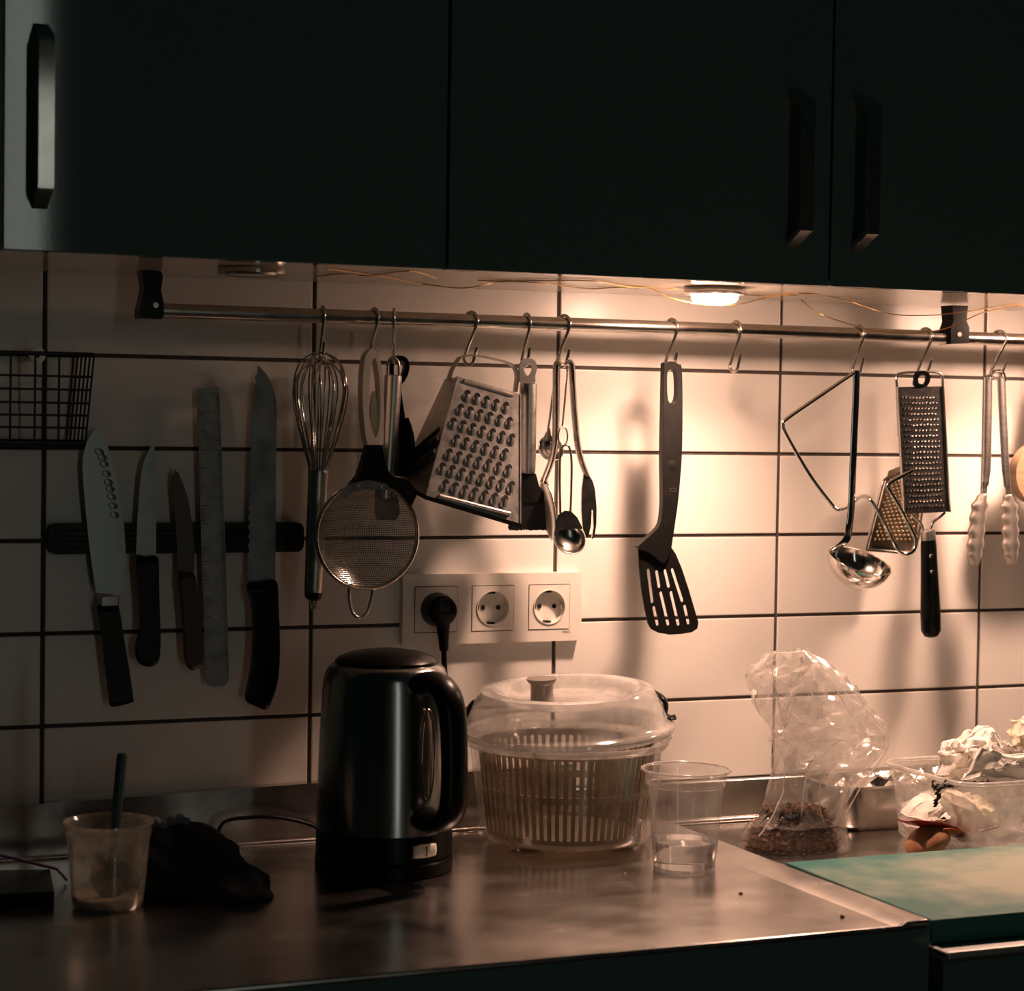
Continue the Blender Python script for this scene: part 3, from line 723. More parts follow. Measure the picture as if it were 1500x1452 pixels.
bo = [(573, 524), (588, 521), (597, 526), (600, 536), (598, 548), (593, 558), (588, 566), (590, 590), (592, 615), (598, 626), (600, 640), (600, 690), (594, 696), (560, 697), (556, 640), (566, 600), (574, 566), (570, 545)]
bh = [(579, 531), (577, 545), (580, 558), (588, 552), (593, 540), (591, 530)]
bu = thing('black_nylon_spoon', 'black nylon utensil with a hooked end hanging behind the steel handle', 'utensil', P(576, 697, YB))
MB().prism([cr(poly(bo[:9]+bo[15:], YB), 3, True), cr(poly(bh, YB), 3, True)], (0, 0.008, 0)).obj('hooked_handle', M_BLACK, bu, smooth=30)
mb = MB(); rows = []
for i in range(9):
    f = i/8; y = 612+f*86; hwid = 0.020*math.sin(PI*min(1, 0.18+0.62*f))**0.8 if f < 1 else 0.012
    c = P(583, y, YB+0.002); rows.append([c+V((hwid*(j/8*2-1), 0.010*(1-(j/8*2-1)**2), 0)) for j in range(9)])
mb.grid(rows).obj('spoon_bowl', M_BLACK, bu, smooth=60, solid=0.002)

# ---- box grater
def G(c, y): return P(580+c[0]/5.186, 500+c[1]/5.186, y)
yft, yfb, ybt, ybb = -0.096, -0.117, -0.060, -0.038
FTL, FTR, FBR, FBL = G((470, 268), yft), G((945, 400), yft), G((945, 1385), yfb), G((230, 1170), yfb)
BTL, BBL = G((372, 285), ybt), G((15, 1050), ybb)
BTR, BBR = FTR+(BTL-FTL), FBR+(BBL-FBL)
bg_ = thing('box_grater', 'four-sided steel box grater hanging askew from its arched handle', 'grater', (FBL+FBR+BBL+BBR)/4)
n_f = (FTR-FTL).cross(FBL-FTL).normalized()
if n_f.y > 0: n_f = -n_f
def panel(a, b, c, d, name, th=0.0012):
    n_ = (b-a).cross(d-a).normalized(); cen = (FTL+FTR+FBR+FBL+BTL+BTR+BBL+BBR)/8
    if n_.dot((a+c)/2-cen) > 0: n_ = -n_
    return MB().prism([[a, b, c, d]], n_*th).obj(name, M_GRATER, bg_, smooth=20)
M_GRATER = pmat('scratched grater steel', (0.60, 0.57, 0.53), 0.42, 1.0, scale=120, col2=(0.44, 0.42, 0.40), rvar=0.10, bump=0.1)
fp = panel(FTL, FTR, FBR, FBL, 'coarse_face'); panel(BTL, FTL, FBL, BBL, 'slicing_face'); panel(FTR, BTR, BBR, FBR, 'fine_face'); panel(BTR, BTL, BBL, BBR, 'rear_face')
for A, B in ((FTL, FBL), (FTR, FBR)):
    MB().tube([A, B], 0.0011, 6).obj('corner_bead', M_GRATER, bg_)
bd = [FBL, FBR, BBR, BBL]; cen = sum(bd, V())/4; dn = (FBL-FTL).normalized()*0.5+(FBR-FTR).normalized()*0.5
ring_o = [cen+(p-cen)*1.02 for p in bd]; ring_i = [cen+(p-cen)*0.93 for p in bd]
MB().prism([ring_o, ring_i], dn*0.005).obj('base_frame', M_BLACK, bg_, smooth=20)
dwn = (FBL+FBR-FTL-FTR).normalized(); rgt = (FTR-FTL).normalized()
# teeth: a dark hole with a raised steel scoop under it; exact shape shared by all
mb = MB()
mb.lathe([(0, 0.0002), (0.0031, 0.0002)], n=14, mi=1)
rows = []
for i in range(7):
    f = i/6; a_ = PI*f; row = []
    for j in range(9):
        g = PI*j/8; r = math.sin(PI*(0.12+0.88*f))
        row.append(V((0.0031*math.cos(g)*(1-0.45*f*f), -0.0010-0.0075*f, 0.0002+0.0023*math.sin(g)*math.cos(f*PI/2)**0.7)))
    rows.append(row)
mb.grid(rows, mi=0)
tooth = None
Mrot = Matrix((( rgt.x, -dwn.x, n_f.x), (rgt.y, -dwn.y, n_f.y), (rgt.z, -dwn.z, n_f.z)))
for (x0, y0), (x1_, y1_), n in (((545, 400), (838, 490), 5), ((494, 505), (866, 605), 6), ((440, 610), (885, 732), 7), ((464, 738), (835, 843), 6), ((409, 845), (860, 965), 7), ((357, 950), (883, 1092), 8), ((380, 1080), (832, 1200), 7)):
    for k in range(n):
        f = k/(n-1); c = onplane(580+(x0+(x1_-x0)*f)/5.186, 500+(y0-6+(y1_-y0)*f)/5.186, FTL, n_f)+n_f*0.0002
        if tooth is None:
            tooth = mb.obj('grating_tooth', [M_GRATER, M_DARK], smooth=60); tooth.parent = fp; o = tooth
            o.location = c-V(ORG[bg_.name])
        else:
            o = inst('grating_tooth', tooth, fp, c)
        o.rotation_euler = Mrot.to_euler(); o.scale = (1.12, 1.25, 1.2)
for (a_, b_) in (((512, 302), (890, 412)), ((322, 1172), (870, 1312))):
    A, B = onplane(580+a_[0]/5.186, 500+a_[1]/5.186, FTL, n_f), onplane(580+b_[0]/5.186, 500+b_[1]/5.186, FTL, n_f)
    MB().tube([A, A.lerp(B, 0.01), A.lerp(B, 0.99), B], [0.0012, 0.0022, 0.0022, 0.0012], 10).obj('pressed_rib', M_GRATER, fp)
n_s = (FTL-BTL).cross(BBL-BTL).normalized()
if n_s.x > 0: n_s = -n_s
for (a_, b_) in (((150, 830), (330, 672)), ((115, 900), (322, 735)), ((95, 1000), (300, 835))):
    A, B = onplane(580+a_[0]/5.186, 500+a_[1]/5.186, FTL, n_s), onplane(580+b_[0]/5.186, 500+b_[1]/5.186, FTL, n_s)
    MB().tube([A+n_s*0.0008, B+n_s*0.0008], 1.0, 8, flat=(n_s, 0.0018, 0.0032)).obj('slicing_slot', M_DARK, bg_)
hp = [(400, 290), (425, 215), (470, 140), (500, 118), (590, 108), (720, 130), (850, 165), (900, 205), (918, 265), (905, 385)]
hm = cr([G(c, -0.078) for c in hp], 5)
MB().tube(hm, 1.0, 8, flat=(V((0, 1, 0)), 0.0075, 0.0012)).obj('arched_handle', M_GRATER, bg_, smooth=50)

# ---- pastry brush
YP = -0.082
pb = thing('pastry_brush', 'pastry brush with a steel tube handle and black bristles', 'brush', P(771, 780, YP))
a, b = P(774, 561, YP), P(772, 694, YP)
MB().tube([a, a.lerp(b, 0.015), a.lerp(b, 0.05), a.lerp(b, 0.93), b.lerp(a, 0.01), b], [0.0075, 0.0096, 0.0098, 0.0098, 0.0094, 0.0080], 20).obj('tube_handle', M_SATIN, pb)
ey_o = cr(poly([(763, 561), (761, 545), (761, 536), (766, 527), (774, 525), (783, 528), (787, 538), (784, 550), (783, 561)], YP-0.0015), 4, True)
ey_i = cr(poly([(773, 551), (768, 544), (768, 537), (774, 533), (780, 537), (779, 545)], YP-0.0015), 4, True)
MB().prism([ey_o, ey_i], (0, 0.003, 0)).obj('hanging_eye', M_SATIN, pb, smooth=25)
MB().prism([poly([(758, 694), (785, 694), (790, 712), (797, 722), (797, 736), (749, 736), (749, 722), (754, 712)], YP-0.006)], (0, 0.012, 0)).obj('brush_head', M_NYLON, pb, smooth=20)
mb = MB(); A, B = P(750, 736, YP), P(796, 736, YP)
for k in range(30):
    for r_ in range(3):
        p = A.lerp(B, (k+0.5)/30)+V((0, (r_-1)*0.0035, 0)); q = p+V((((k+0.5)/30-0.5)*0.006, 0, -0.031+random.uniform(-0.001, 0.001)))
        mb.tube([p+V((0, 0, 0.002)), q], 0.0008, 5)
o = mb.obj('bristles', M_RUBBER, pb, smooth=60, fixn=False); o['kind'] = 'stuff'

# ---- fork and spoon serving tongs
def T(c, y): return P(740+c[0]/4.4, 500+c[1]/4.4, y)
YG = -0.080
tg = thing('serving_tongs', 'steel serving tongs with a spoon arm and a fork arm', 'tongs', T((560, 1275), YG))
yv = V((0, 1, 0))
arm1 = [T(c, YG) for c in ((352, 150), (338, 138), (328, 160), (326, 230), (325, 400), (324, 560), (318, 660), (300, 760), (268, 850), (240, 915))]
MB().tube(cr(arm1, 5), 1.0, 8, flat=(yv, 0.0055, 0.0034)).obj('arm', M_STEEL, tg, smooth=50)
arm2 = [T(c, YG) for c in ((398, 150), (412, 132), (428, 160), (434, 260), (442, 400), (455, 560), (466, 660), (490, 770), (528, 870))]
MB().tube(cr(arm2, 5), 1.0, 8, flat=(yv, 0.0055, 0.0034)).obj('arm', M_STEEL, tg, smooth=50)
MB().tube(cr([T((338, 138), YG), T((370, 150), YG+0.004), T((412, 132), YG)], 4), 1.0, 8, flat=(yv, 0.0055, 0.0018)).obj('spring_bend', M_STEEL, tg, smooth=50)
mb = MB(); rows = []                                     # spoon seen edge on
for i in range(12):
    f = i/11; c = T((250+55*math.sin(f*PI*0.55), 900+385*f), YG); wd = 0.021*math.sin(PI*(0.08+0.90*f))**0.7
    rows.append([c+V((0.007*(1-(2*j/8-1)**2)*math.sin(PI*f)-0.004*math.sin(PI*f), wd*(2*j/8-1), 0)) for j in range(9)])
mb.grid(rows).obj('spoon_head', M_CHROME, tg, smooth=60, solid=0.0014)
fk = [(505, 860), (540, 860), (566, 905), (580, 960), (590, 1080), (588, 1180), (578, 1245), (565, 1278), (560, 1270), (570, 1200), (566, 1090), (558, 1085), (555, 1180), (540, 1245), (526, 1272), (520, 1262), (500, 1200), (492, 1090), (494, 960), (502, 890)]
MB().prism([poly([(740+a/4.4, 500+b/4.4) for a, b in fk], YG-0.003)], (0.0016, 0.006, 0)).obj('fork_head', M_STEEL, tg, smooth=20)

# ---- measuring spoons on a ring
YM = -0.100
def meas(c_px, r, tabpts, wires, label, y):
    c = T(c_px, y)
    t = thing('measuring_spoon', label, 'spoon', c-V((0, 0, r)), 'measuring spoons on the rail')
    M = Matrix.Translation(c) @ Matrix.Rotation(math.radians(66), 4, 'X')
    prof = [(r*math.cos(a), -r*0.62*math.sin(a)) for a in [PI/2*i/10 for i in range(11)]]
    MB().lathe([(r*1.03, 0.0006)]+prof, n=36, M=M).obj('bowl', M_STEEL, t, smooth=60, solid=0.001)
    if tabpts: MB().prism([poly([(740+a/4.4, 500+b/4.4) for a, b in tabpts], y-0.001)], (0, 0.0014, 0)).obj('stamped_tab', M_STEEL, t, smooth=20)
    for wv in wires: MB().tube(cr([T(q, y) for q in wv], 5), 0.0014, 7).obj('wire_handle', M_STEEL, t, smooth=60)
    return t
big = meas((415, 1270), 0.0185, [(330, 1160), (345, 1118), (385, 1092), (425, 1096), (465, 1135), (490, 1185), (500, 1210), (330, 1210)], [[(356, 1110), (352, 900), (356, 720), (372, 678), (400, 670), (418, 700), (428, 800), (424, 1000), (420, 1105)]], 'large steel measuring spoon with a stamped tab and wire handle', YM-0.010)
meas((296, 690), 0.0150, [(240, 640), (262, 590), (290, 560), (300, 640)], [[(275, 575), (290, 480), (302, 380), (322, 250), (348, 165)]], 'small steel measuring spoon behind the serving tongs', YM+0.034)
kr = MB().tube([T((372+30*math.cos(2*PI*i/20), 612+62*math.sin(2*PI*i/20)), YM-0.006+0.004*math.cos(2*PI*i/20)) for i in range(20)], 0.0010, 6, closed=True)
kr.tube([T((368, 560), YM-0.006), T((385, 380), YM+0.01), T((402, 165), YM+0.02)], 0.0013, 6)
kr.obj('ring_and_wire', M_STEEL, big, smooth=60)

# ---- black slotted spatula
def S(c, y): return P(780+c[0]/2.74, 430+c[1]/2.74, y)
YSP = -0.082
sp = thing('slotted_spatula', 'black nylon slotted spatula with a long eye in its handle', 'spatula', S((560, 1370), YSP))
hd = [(533, 278), (560, 272), (588, 284), (600, 302), (603, 450), (601, 640), (594, 740), (586, 830), (575, 910), (566, 970), (556, 1030), (540, 1070), (520, 1082), (495, 1062), (465, 1040), (424, 1022), (440, 1000), (480, 965), (512, 928), (522, 870), (524, 800), (522, 650), (526, 450), (529, 300)]
hl = [(545, 312), (560, 304), (575, 310), (581, 340), (582, 400), (576, 432), (561, 442), (547, 432), (542, 400), (541, 340)]
bev = []
o1 = cr([S(c, YSP-0.005) for c in hd], 3, True); i1 = cr([S(c, YSP-0.005) for c in hl], 3, True)
mb = MB().prism([o1, i1], (0, 0.010, 0)).obj('spatula_handle', M_NYLON, sp, smooth=30)
md = mb.modifiers.new('soft edges', 'BEVEL'); md.width = 0.0018; md.segments = 3; md.limit_method = 'ANGLE'; md.angle_limit = math.radians(50)
thumb = S((561, 690), YSP-0.0045)
MB().lathe([(0.0, -0.0012), (0.006, -0.0006), (0.0085, 0.0004)], n=20, M=Matrix.Translation(thumb) @ Matrix.Rotation(-PI/2, 4, 'X')).obj('thumb_rest', M_NYLON, mb)
q = S((564, 788), YSP-0.0053)
MB().prism([rects(q.x, q.z, 0.0092, 0.0040, q.y, 0.0015, 3), rects(q.x, q.z, 0.0078, 0.0026, q.y, 0.001, 3)[::-1]], (0, 0.0006, 0)).obj('maker_mark', M_SATIN, mb, smooth=0)
bl_ = [(424, 1018), (520, 1000), (552, 1012), (575, 1045), (600, 1105), (628, 1190), (650, 1265), (666, 1320), (662, 1345), (640, 1360), (600, 1367), (550, 1370), (505, 1362), (478, 1348), (464, 1325), (450, 1260), (438, 1190), (428, 1100)]
sl = [((465, 1112), (481, 1236)), ((499, 1118), (509, 1176)), ((533, 1114), (547, 1175)), ((562, 1110), (601, 1232)), ((488, 1262), (502, 1327)), ((516, 1203), (545, 1327)), ((557, 1202), (586, 1327)), ((612, 1257), (626, 1322))]
loops = [[S(c, YSP-0.001) for c in bl_]]+[slot(S(a_, YSP-0.001), S(b_, YSP-0.001), 0.0021)[::-1] for a_, b_ in sl]
MB().prism(loops, (0, 0.002, 0)).obj('slotted_blade', M_NYLON, sp, smooth=20)

# ---- ladle
def K(c, y): return P(1100+c[0]/2.69, 420+c[1]/2.69, y)
YLD = -0.086
ldl = thing('soup_ladle', 'steel soup ladle with a long flat handle and round bowl', 'ladle', K((440, 1195), YLD-0.02))
lc = K((430, 1080), YLD-0.022); RL = 0.0385
ez = V((0.12, -0.36, 0.9)).normalized(); ex = V((1, 0, -0.2)); ex = (ex-ez*ex.dot(ez)).normalized(); ey = ez.cross(ex)
M = Matrix(((ex.x, ey.x, ez.x, lc.x), (ex.y, ey.y, ez.y, lc.y), (ex.z, ey.z, ez.z, lc.z), (0, 0, 0, 1)))
prof = [(RL*1.035, 0.0), (RL, -0.0006)]+[(RL*math.cos(a), -RL*0.84*math.sin(a)) for a in [PI/2*i/12 for i in range(1, 13)]]
MB().lathe(prof, n=44, M=M).obj('ladle_bowl', M_CHROME, ldl, smooth=60, solid=0.0012)
att = lc-V((0.018, 0, 0))+ey*0.0
att = M @ V((RL*math.cos(math.radians(140)), RL*math.sin(math.radians(140)), 0))
hpth = [K((416, 330), YLD), K((414, 420), YLD), K((408, 560), YLD), K((402, 700), YLD), K((396, 860), YLD), K((388, 940), YLD), K((374, 1000), YLD-0.006), att+V((0, 0, -0.004))]
MB().tube(cr(hpth, 5), 1.0, 8, flat=(V((1, 0, 0)), 0.0048, 0.0011)).obj('ladle_handle', M_CHROME, ldl, smooth=50)

# ---- bent wire stand
YV = -0.094
pts = [((408, 338), YV), ((270, 432), YV), ((140, 522), YV), ((127, 545), YV), ((140, 585), YV), ((230, 740), YV), ((318, 858), YV), ((345, 878), YV), ((380, 868), YV+0.02), ((420, 835), YV+0.02), ((450, 826), YV+0.005), ((475, 845), YV-0.01), ((520, 920), YV-0.014), ((575, 1030), YV-0.016), ((600, 1053), YV-0.016), ((635, 1045), YV-0.016), ((651, 1010), YV-0.016), ((635, 965), YV-0.016), ((580, 860), YV-0.018), ((541, 795), YV-0.018), ((545, 775), YV-0.018), ((575, 757), YV-0.018), ((635, 725), YV-0.019)]
wst = MB().tube(cr([K(c, y) for c, y in pts], 5), 0.0024, 8).obj('bent_wire_holder', M_CHROME, origin=K((600, 1055), YV), smooth=60)
tag(wst, 'zigzag bent steel wire holder hanging beside the ladle', 'wire holder')

# ---- long flat grater
YFG = -0.082
fg = thing('flat_grater', 'long flat steel grater with a black handle hanging downward', 'grater', P(1363, 935, YFG))
c4 = [(1314, 567), (1381, 566), (1391, 750), (1324, 753)]
pl4 = poly(c4, YFG-0.004)
M_GPL = pmat('dark grater steel', (0.20, 0.195, 0.19), 0.35, 1.0, scale=90, rvar=0.1)
gp = MB().prism([pl4], (0, 0.001, 0)).obj('grating_plate', M_GPL, fg, smooth=20)
for i, j in ((0, 3), (1, 2)):
    MB().tube([pl4[i], pl4[j]], 1.0, 6, flat=(V((0, 1, 0)), 0.003, 0.0012)).obj('plate_flange', M_STEEL, gp)
mb = MB()
for r_ in range(21):
    fv = 0.085+0.86*r_/20; n = 11 if r_ % 4 < 2 else 10
    for k in range(n):
        fu = 0.10+0.80*(k+(0 if n == 11 else 0.5)-0)/10.5
        p = pl4[0].lerp(pl4[1], fu).lerp(pl4[3].lerp(pl4[2], fu), fv)
        mb.lathe([(0.0, -0.0019), (0.0009, -0.0015), (0.0016, 0.0)], n=6, M=Matrix.Translation(p+V((0, 0, random.uniform(-0.0004, 0.0004)))) @ Matrix.Rotation(-PI/2-0.35, 4, 'X'))
o = mb.obj('grating_teeth', M_CHROME, gp, smooth=0, fixn=False); o['kind'] = 'stuff'
MB().tube(cr([P(1317, 640, YFG+0.001), P(1314, 570, YFG), P(1313, 555, YFG), P(1319, 547, YFG), P(1350, 545, YFG), P(1373, 546, YFG), P(1380, 553, YFG), P(1381, 570, YFG), P(1385, 640, YFG+0.001)], 5), 0.0017, 7).obj('wire_frame', M_STEEL, fg, smooth=60)
ro = cr(poly([(1341, 566), (1340, 556), (1343, 546), (1352, 543), (1361, 547), (1363, 556), (1357, 566)], YFG-0.006), 4, True); ri = cr(poly([(1347, 562), (1345, 556), (1348, 550), (1353, 549), (1358, 553), (1355, 562)], YFG-0.006), 4, True)
MB().prism([ro, ri], (0, 0.004, 0)).obj('hanging_eye', M_BLACK, fg, smooth=25)
for pth in ([(1334, 752), (1340, 759), (1349, 767), (1353, 779)], [(1384, 751), (1376, 758), (1366, 766), (1363, 779)]):
    MB().tube(cr([P(a, b, YFG) for a, b in pth], 5), 0.0018, 7).obj('wire_neck', M_STEEL, fg, smooth=60)
MB().tube([P(1358.5, 777, YFG), P(1359, 779, YFG), P(1360, 791, YFG)], [0.0088, 0.0092, 0.0094], 18).obj('ferrule', M_SATIN, fg)
a, b = P(1360, 791, YFG), P(1364, 934, YFG)
gh = MB().tube([a, a.lerp(b, 0.05), a.lerp(b, 0.4), a.lerp(b, 0.75), a.lerp(b, 0.93), a.lerp(b, 0.985), b], [0.0090, 0.0096, 0.0108, 0.0124, 0.0122, 0.0085, 0.003], 20).obj('black_handle', M_BLACK, fg, smooth=60)
for c in ((1364.5, 815), (1366, 838)):
    MB().lathe([(0, -0.001), (0.0020, -0.0012), (0.0030, 0.0008)], n=14, M=Matrix.Translation(P(*c, YFG-0.0102)) @ Matrix.Rotation(-PI/2, 4, 'X')).obj('rivet', M_STEEL, gh)

# ---- small grater behind
YSG = -0.045
sg_ = thing('small_grater', 'small grater with a painted bronze reflection in a wire frame behind the flat grater', 'grater', P(1305, 810, YSG))
M_GBR = pmat('reflection tinted grater steel', (0.55, 0.44, 0.30), 0.35, 1.0, scale=90, rvar=0.1)  # bronze cast of reflected light put into the base colour
g4 = [(1302, 690), (1357, 668), (1340, 808), (1272, 804)]
q4 = poly(g4, YSG)
gp2 = MB().prism([q4], (0, 0.001, 0)).obj('grating_plate', M_GBR, sg_, smooth=20)
mb = MB()
for r_ in range(17):
    for k in range(9):
        fu = 0.10+0.80*(k+(0.5 if r_ % 2 else 0))/8.5; fv = 0.14+0.74*r_/16
        p = q4[0].lerp(q4[1], fu).lerp(q4[3].lerp(q4[2], fu), fv)
        mb.lathe([(0.0, -0.0018), (0.0012, -0.0014), (0.0021, 0.0)], n=7, M=Matrix.Translation(p) @ Matrix.Rotation(-PI/2+0.3, 4, 'X'))
o = mb.obj('grating_teeth', M_GBR, gp2, smooth=30, fixn=False); o['kind'] = 'stuff'
MB().tube(cr([P(a, b, YSG-0.002) for a, b in ((1268, 806), (1280, 760), (1292, 712), (1297, 702), (1310, 695), (1340, 680), (1360, 664))], 4), 0.0018, 7).obj('wire_frame', M_STEEL, sg_, smooth=60)
MB().tube(cr([P(a, b, YSG-0.002) for a, b in ((1268, 806), (1300, 808), (1330, 810), (1342, 800), (1352, 740), (1362, 664), (1358, 600), (1356, 548))], 4), 0.0018, 7).obj('wire_frame', M_STEEL, sg_, smooth=60)
MB().tube([P(1278, 801, YSG-0.002), P(1325, 805, YSG-0.002)], 0.0012, 6).obj('dark_slot', M_DARK, gp2)

# ---- scalloped steel tongs
def U(c, y): return P(1400+c[0]/4.54, 520+c[1]/4.54, y)
YTG = -0.080
M_SCAL = pmat('matt pressed steel', (0.66, 0.60, 0.54), 0.48, 1.0, scale=60, rvar=0.06)
st = thing('scalloped_tongs', 'steel kitchen tongs with scalloped gripping ends', 'tongs', U((380, 1390), YTG))
def scallop(cl, wid, y):
    """cl: centre line pixel points; makes a curved leaf with wavy edges"""
    cen_ = cr([U(c, y) for c in cl], 8); n = len(cen_); rows = []
    for i, c in enumerate(cen_):
        f = i/(n-1); wv = wid*(0.35+0.65*min(1, f*5))*(1-0.55*max(0, (f-0.75)/0.25)**1.5)*(1+0.10*math.sin(f*PI*2*6))
        rows.append([c+V((wv*(2*j/8-1)*0.92, 0.006*(2*j/8-1)**2*1.2-0.004, 0)) for j in range(9)])
    return MB().grid(rows)
YA = YTG
for arm, head, hy, nm in (([(215, 150), (214, 300), (212, 500), (210, 660), (204, 780), (196, 860), (188, 935)], [(188, 925), (172, 980), (160, 1060), (150, 1150), (142, 1240), (136, 1320), (134, 1395)], YTG, 0),
                          ([(302, 150), (308, 300), (318, 500), (326, 660), (334, 780), (344, 870), (352, 940)], [(352, 930), (362, 990), (368, 1070), (372, 1150), (374, 1240), (376, 1320), (378, 1390)], YTG-0.004, 1)):
    MB().tube(cr([U(c, hy) for c in arm], 5), [1.0]*21+[0.9]*5+[0.62]*5, 10, flat=(V((1, 0, 0)), 0.0058, 0.0035)).obj('arm', M_SATIN, st, smooth=50)
    scallop(head, 0.0128 if nm == 0 else 0.0130, hy).obj('scalloped_end', M_SCAL, st, smooth=50, solid=0.001)
MB().tube(cr([U((215, 160), YTG), U((222, 135), YTG), U((262, 118), YTG+0.002), U((295, 132), YTG-0.002), U((302, 160), YTG-0.004)], 5), 1.0, 8, flat=(V((0, 1, 0)), 0.0048, 0.0014)).obj('hinge_bend', M_STEEL, st, smooth=50)
MB().tube(cr([U((232, 150), YTG-0.002), U((246, 112), YTG-0.004), U((290, 100), YTG-0.004), U((322, 125), YTG-0.006), U((331, 175), YTG-0.006)], 4), 0.0012, 6).obj('locking_wire', M_CHROME, st, smooth=60)

# ---- round wooden paddle at the edge
YWD = -0.070
wc_ = P(1521, 694, YWD)
wd = thing('wooden_paddle', 'round pale wooden paddle hanging beside the steel tongs', 'paddle', wc_-V((0, 0, 0.041)))
disc = [wc_+V((0.041*math.cos(2*PI*i/48), -0.010, 0.040*math.sin(2*PI*i/48))) for i in range(48)]
MB().prism([disc], (0, 0.016, 0)).obj('paddle_disc', M_WOOD, wd, smooth=25)
hkx = HOOK[1545].x
MB().prism([[V((wc_.x-0.008, YWD-0.007, wc_.z+0.036)), V((wc_.x+0.008, YWD-0.007, wc_.z+0.036)), V((hkx+0.007, YWD-0.007, ZRAIL-0.034)), V((hkx-0.007, YWD-0.007, ZRAIL-0.034))]], (0, 0.011, 0)).obj('paddle_handle', M_WOOD, wd, smooth=25)
# ================================================================== ON THE WORKTOP
camR = V((RT.x, RT.y, 0)).normalized(); camB = V((-FW.x, -FW.y, 0)).normalized()     # right, and towards the camera, on the floor plan
# ---- kettle
kc = Zp(562, 1271, ZL); kx, ky = kc.x, kc.y
kt = thing('electric_kettle', 'black and steel electric kettle with a big loop handle', 'kettle', (kx, ky, ZL))
def L(prof, name, mat, par, n=56, c=None, z=ZL): return MB().lathe([(r, h) for r, h in prof], (c or (kx, ky))+(z,), n).obj(name, mat, par, smooth=35)
L([(0, 0.0), (0.0695, 0.0), (0.0715, 0.002), (0.0715, 0.0135), (0.070, 0.0155), (0, 0.0155)], 'power_base', M_BLACK, kt)
L([(0.068, 0.0155), (0.0708, 0.017), (0.0708, 0.042), (0.0700, 0.0435), (0, 0.0435)], 'kettle_base', M_BLACK, kt)
L([(0.0698, 0.0435), (0.0705, 0.0445), (0.0697, 0.090), (0.0680, 0.140), (0.0655, 0.190), (0.0640, 0.2005), (0.0610, 0.2085), (0.0560, 0.2130), (0.050, 0.2140)], 'kettle_body', M_KETTLE, kt)
L([(0.0535, 0.2135), (0.0530, 0.2165), (0.0495, 0.2200), (0.036, 0.2250), (0.018, 0.2278), (0.0, 0.2285)], 'lid', M_BLACK, kt)
hdir = (camR*0.66+camB*0.75).normalized(); hper = V((-hdir.y, hdir.x, 0))
KC = V((kx, ky, ZL))
def hp_(r, h): return KC+hdir*r+V((0, 0, h))
hpath = [hp_(0.056, 0.196), hp_(0.074, 0.201), hp_(0.092, 0.197), hp_(0.1045, 0.183), hp_(0.1100, 0.160), hp_(0.1120, 0.130), hp_(0.1125, 0.100), hp_(0.1100, 0.078), hp_(0.1000, 0.065), hp_(0.0840, 0.060), hp_(0.0660, 0.062)]
hs = cr(hpath, 5)
MB().tube(hs, [1.15-0.25*math.sin(PI*min(1, i/len(hs))) for i in range(len(hs))], 16, flat=(hper, 0.0175, 0.0105)).obj('handle', M_BLACK, kt, smooth=60)
gz0, gz1 = 0.080, 0.172
ga = MB(); rows = []
for i in range(9):
    h = gz0+(gz1-gz0)*i/8; r = 0.0705-0.0045*(h-0.045)/0.15
    wv = 0.0075*math.sqrt(max(0.04, 1-abs(2*i/8-1)**5))
    rows.append([KC+hdir*(r+0.0022*(1-(2*j/6-1)**2))+hper*(wv*(2*j/6-1))+V((0, 0, h)) for j in range(7)])
ga.grid(rows).obj('water_window', clear('smoky water window', body=0.35, rough=0.08, diff=(0.30, 0.22, 0.13)), kt, smooth=50)
edge = [KC+hdir*0.0708+hper*(0.0082*math.cos(a))+V((0, 0, 0.126+0.047*math.sin(a))) for a in [2*PI*i/28 for i in range(28)]]
MB().tube(edge, 0.0009, 6, closed=True).obj('window_trim', M_STEEL, kt, smooth=60)
sdir = (camR*0.62+camB*0.78).normalized(); sper = V((-sdir.y, sdir.x, 0)); sc_ = KC+sdir*0.0715+V((0, 0, 0.0295))
mb = MB(); rows = []
for i in range(7):
    v = i/6*2-1; rows.append([sc_+sper*(0.0145*u)+sdir*(0.0055*math.sqrt(max(0, 1-0.8*u*u))*(1-0.55*v*v)-0.002)+V((0, 0, 0.0068*v*(1-0.12*u*u))) for u in [j/8*2-1 for j in range(9)]])
mb.grid(rows).obj('power_switch', M_CREAM, kt, smooth=50, solid=0.001)
MB().box(tuple(sc_+V((-0.0006, -0.0006, -0.005))+sdir*0.0036), tuple(sc_+V((0.0006, 0.0006, 0.005))+sdir*0.0036)).obj('switch_mark', M_DARK, kt, smooth=0)
th_ = hp_(0.094, 0.1945)
MB().tube([th_-hper*0.008+V((0, 0, 0.003)), th_+V((0, 0, 0.0085))-hdir*0.004, th_+hper*0.008+V((0, 0, 0.003))], [0.004, 0.0058, 0.004], 10).obj('lid_button', M_BLACK, kt, smooth=60)
spd = -hdir
sp_o = [KC+spd*0.052+hper*0.020, KC+spd*0.078, KC+spd*0.052-hper*0.020]
mb = MB(); mb.grid([[p+V((0, 0, 0.150)) if k != 1 else KC+spd*0.066+V((0, 0, 0.150)) for k, p in enumerate(sp_o)], [p+V((0, 0, 0.196)) for p in sp_o], [p+V((0, 0, 0.213)) for p in sp_o]])
mb.obj('spout', M_KETTLE, kt, smooth=50, solid=0.0015)

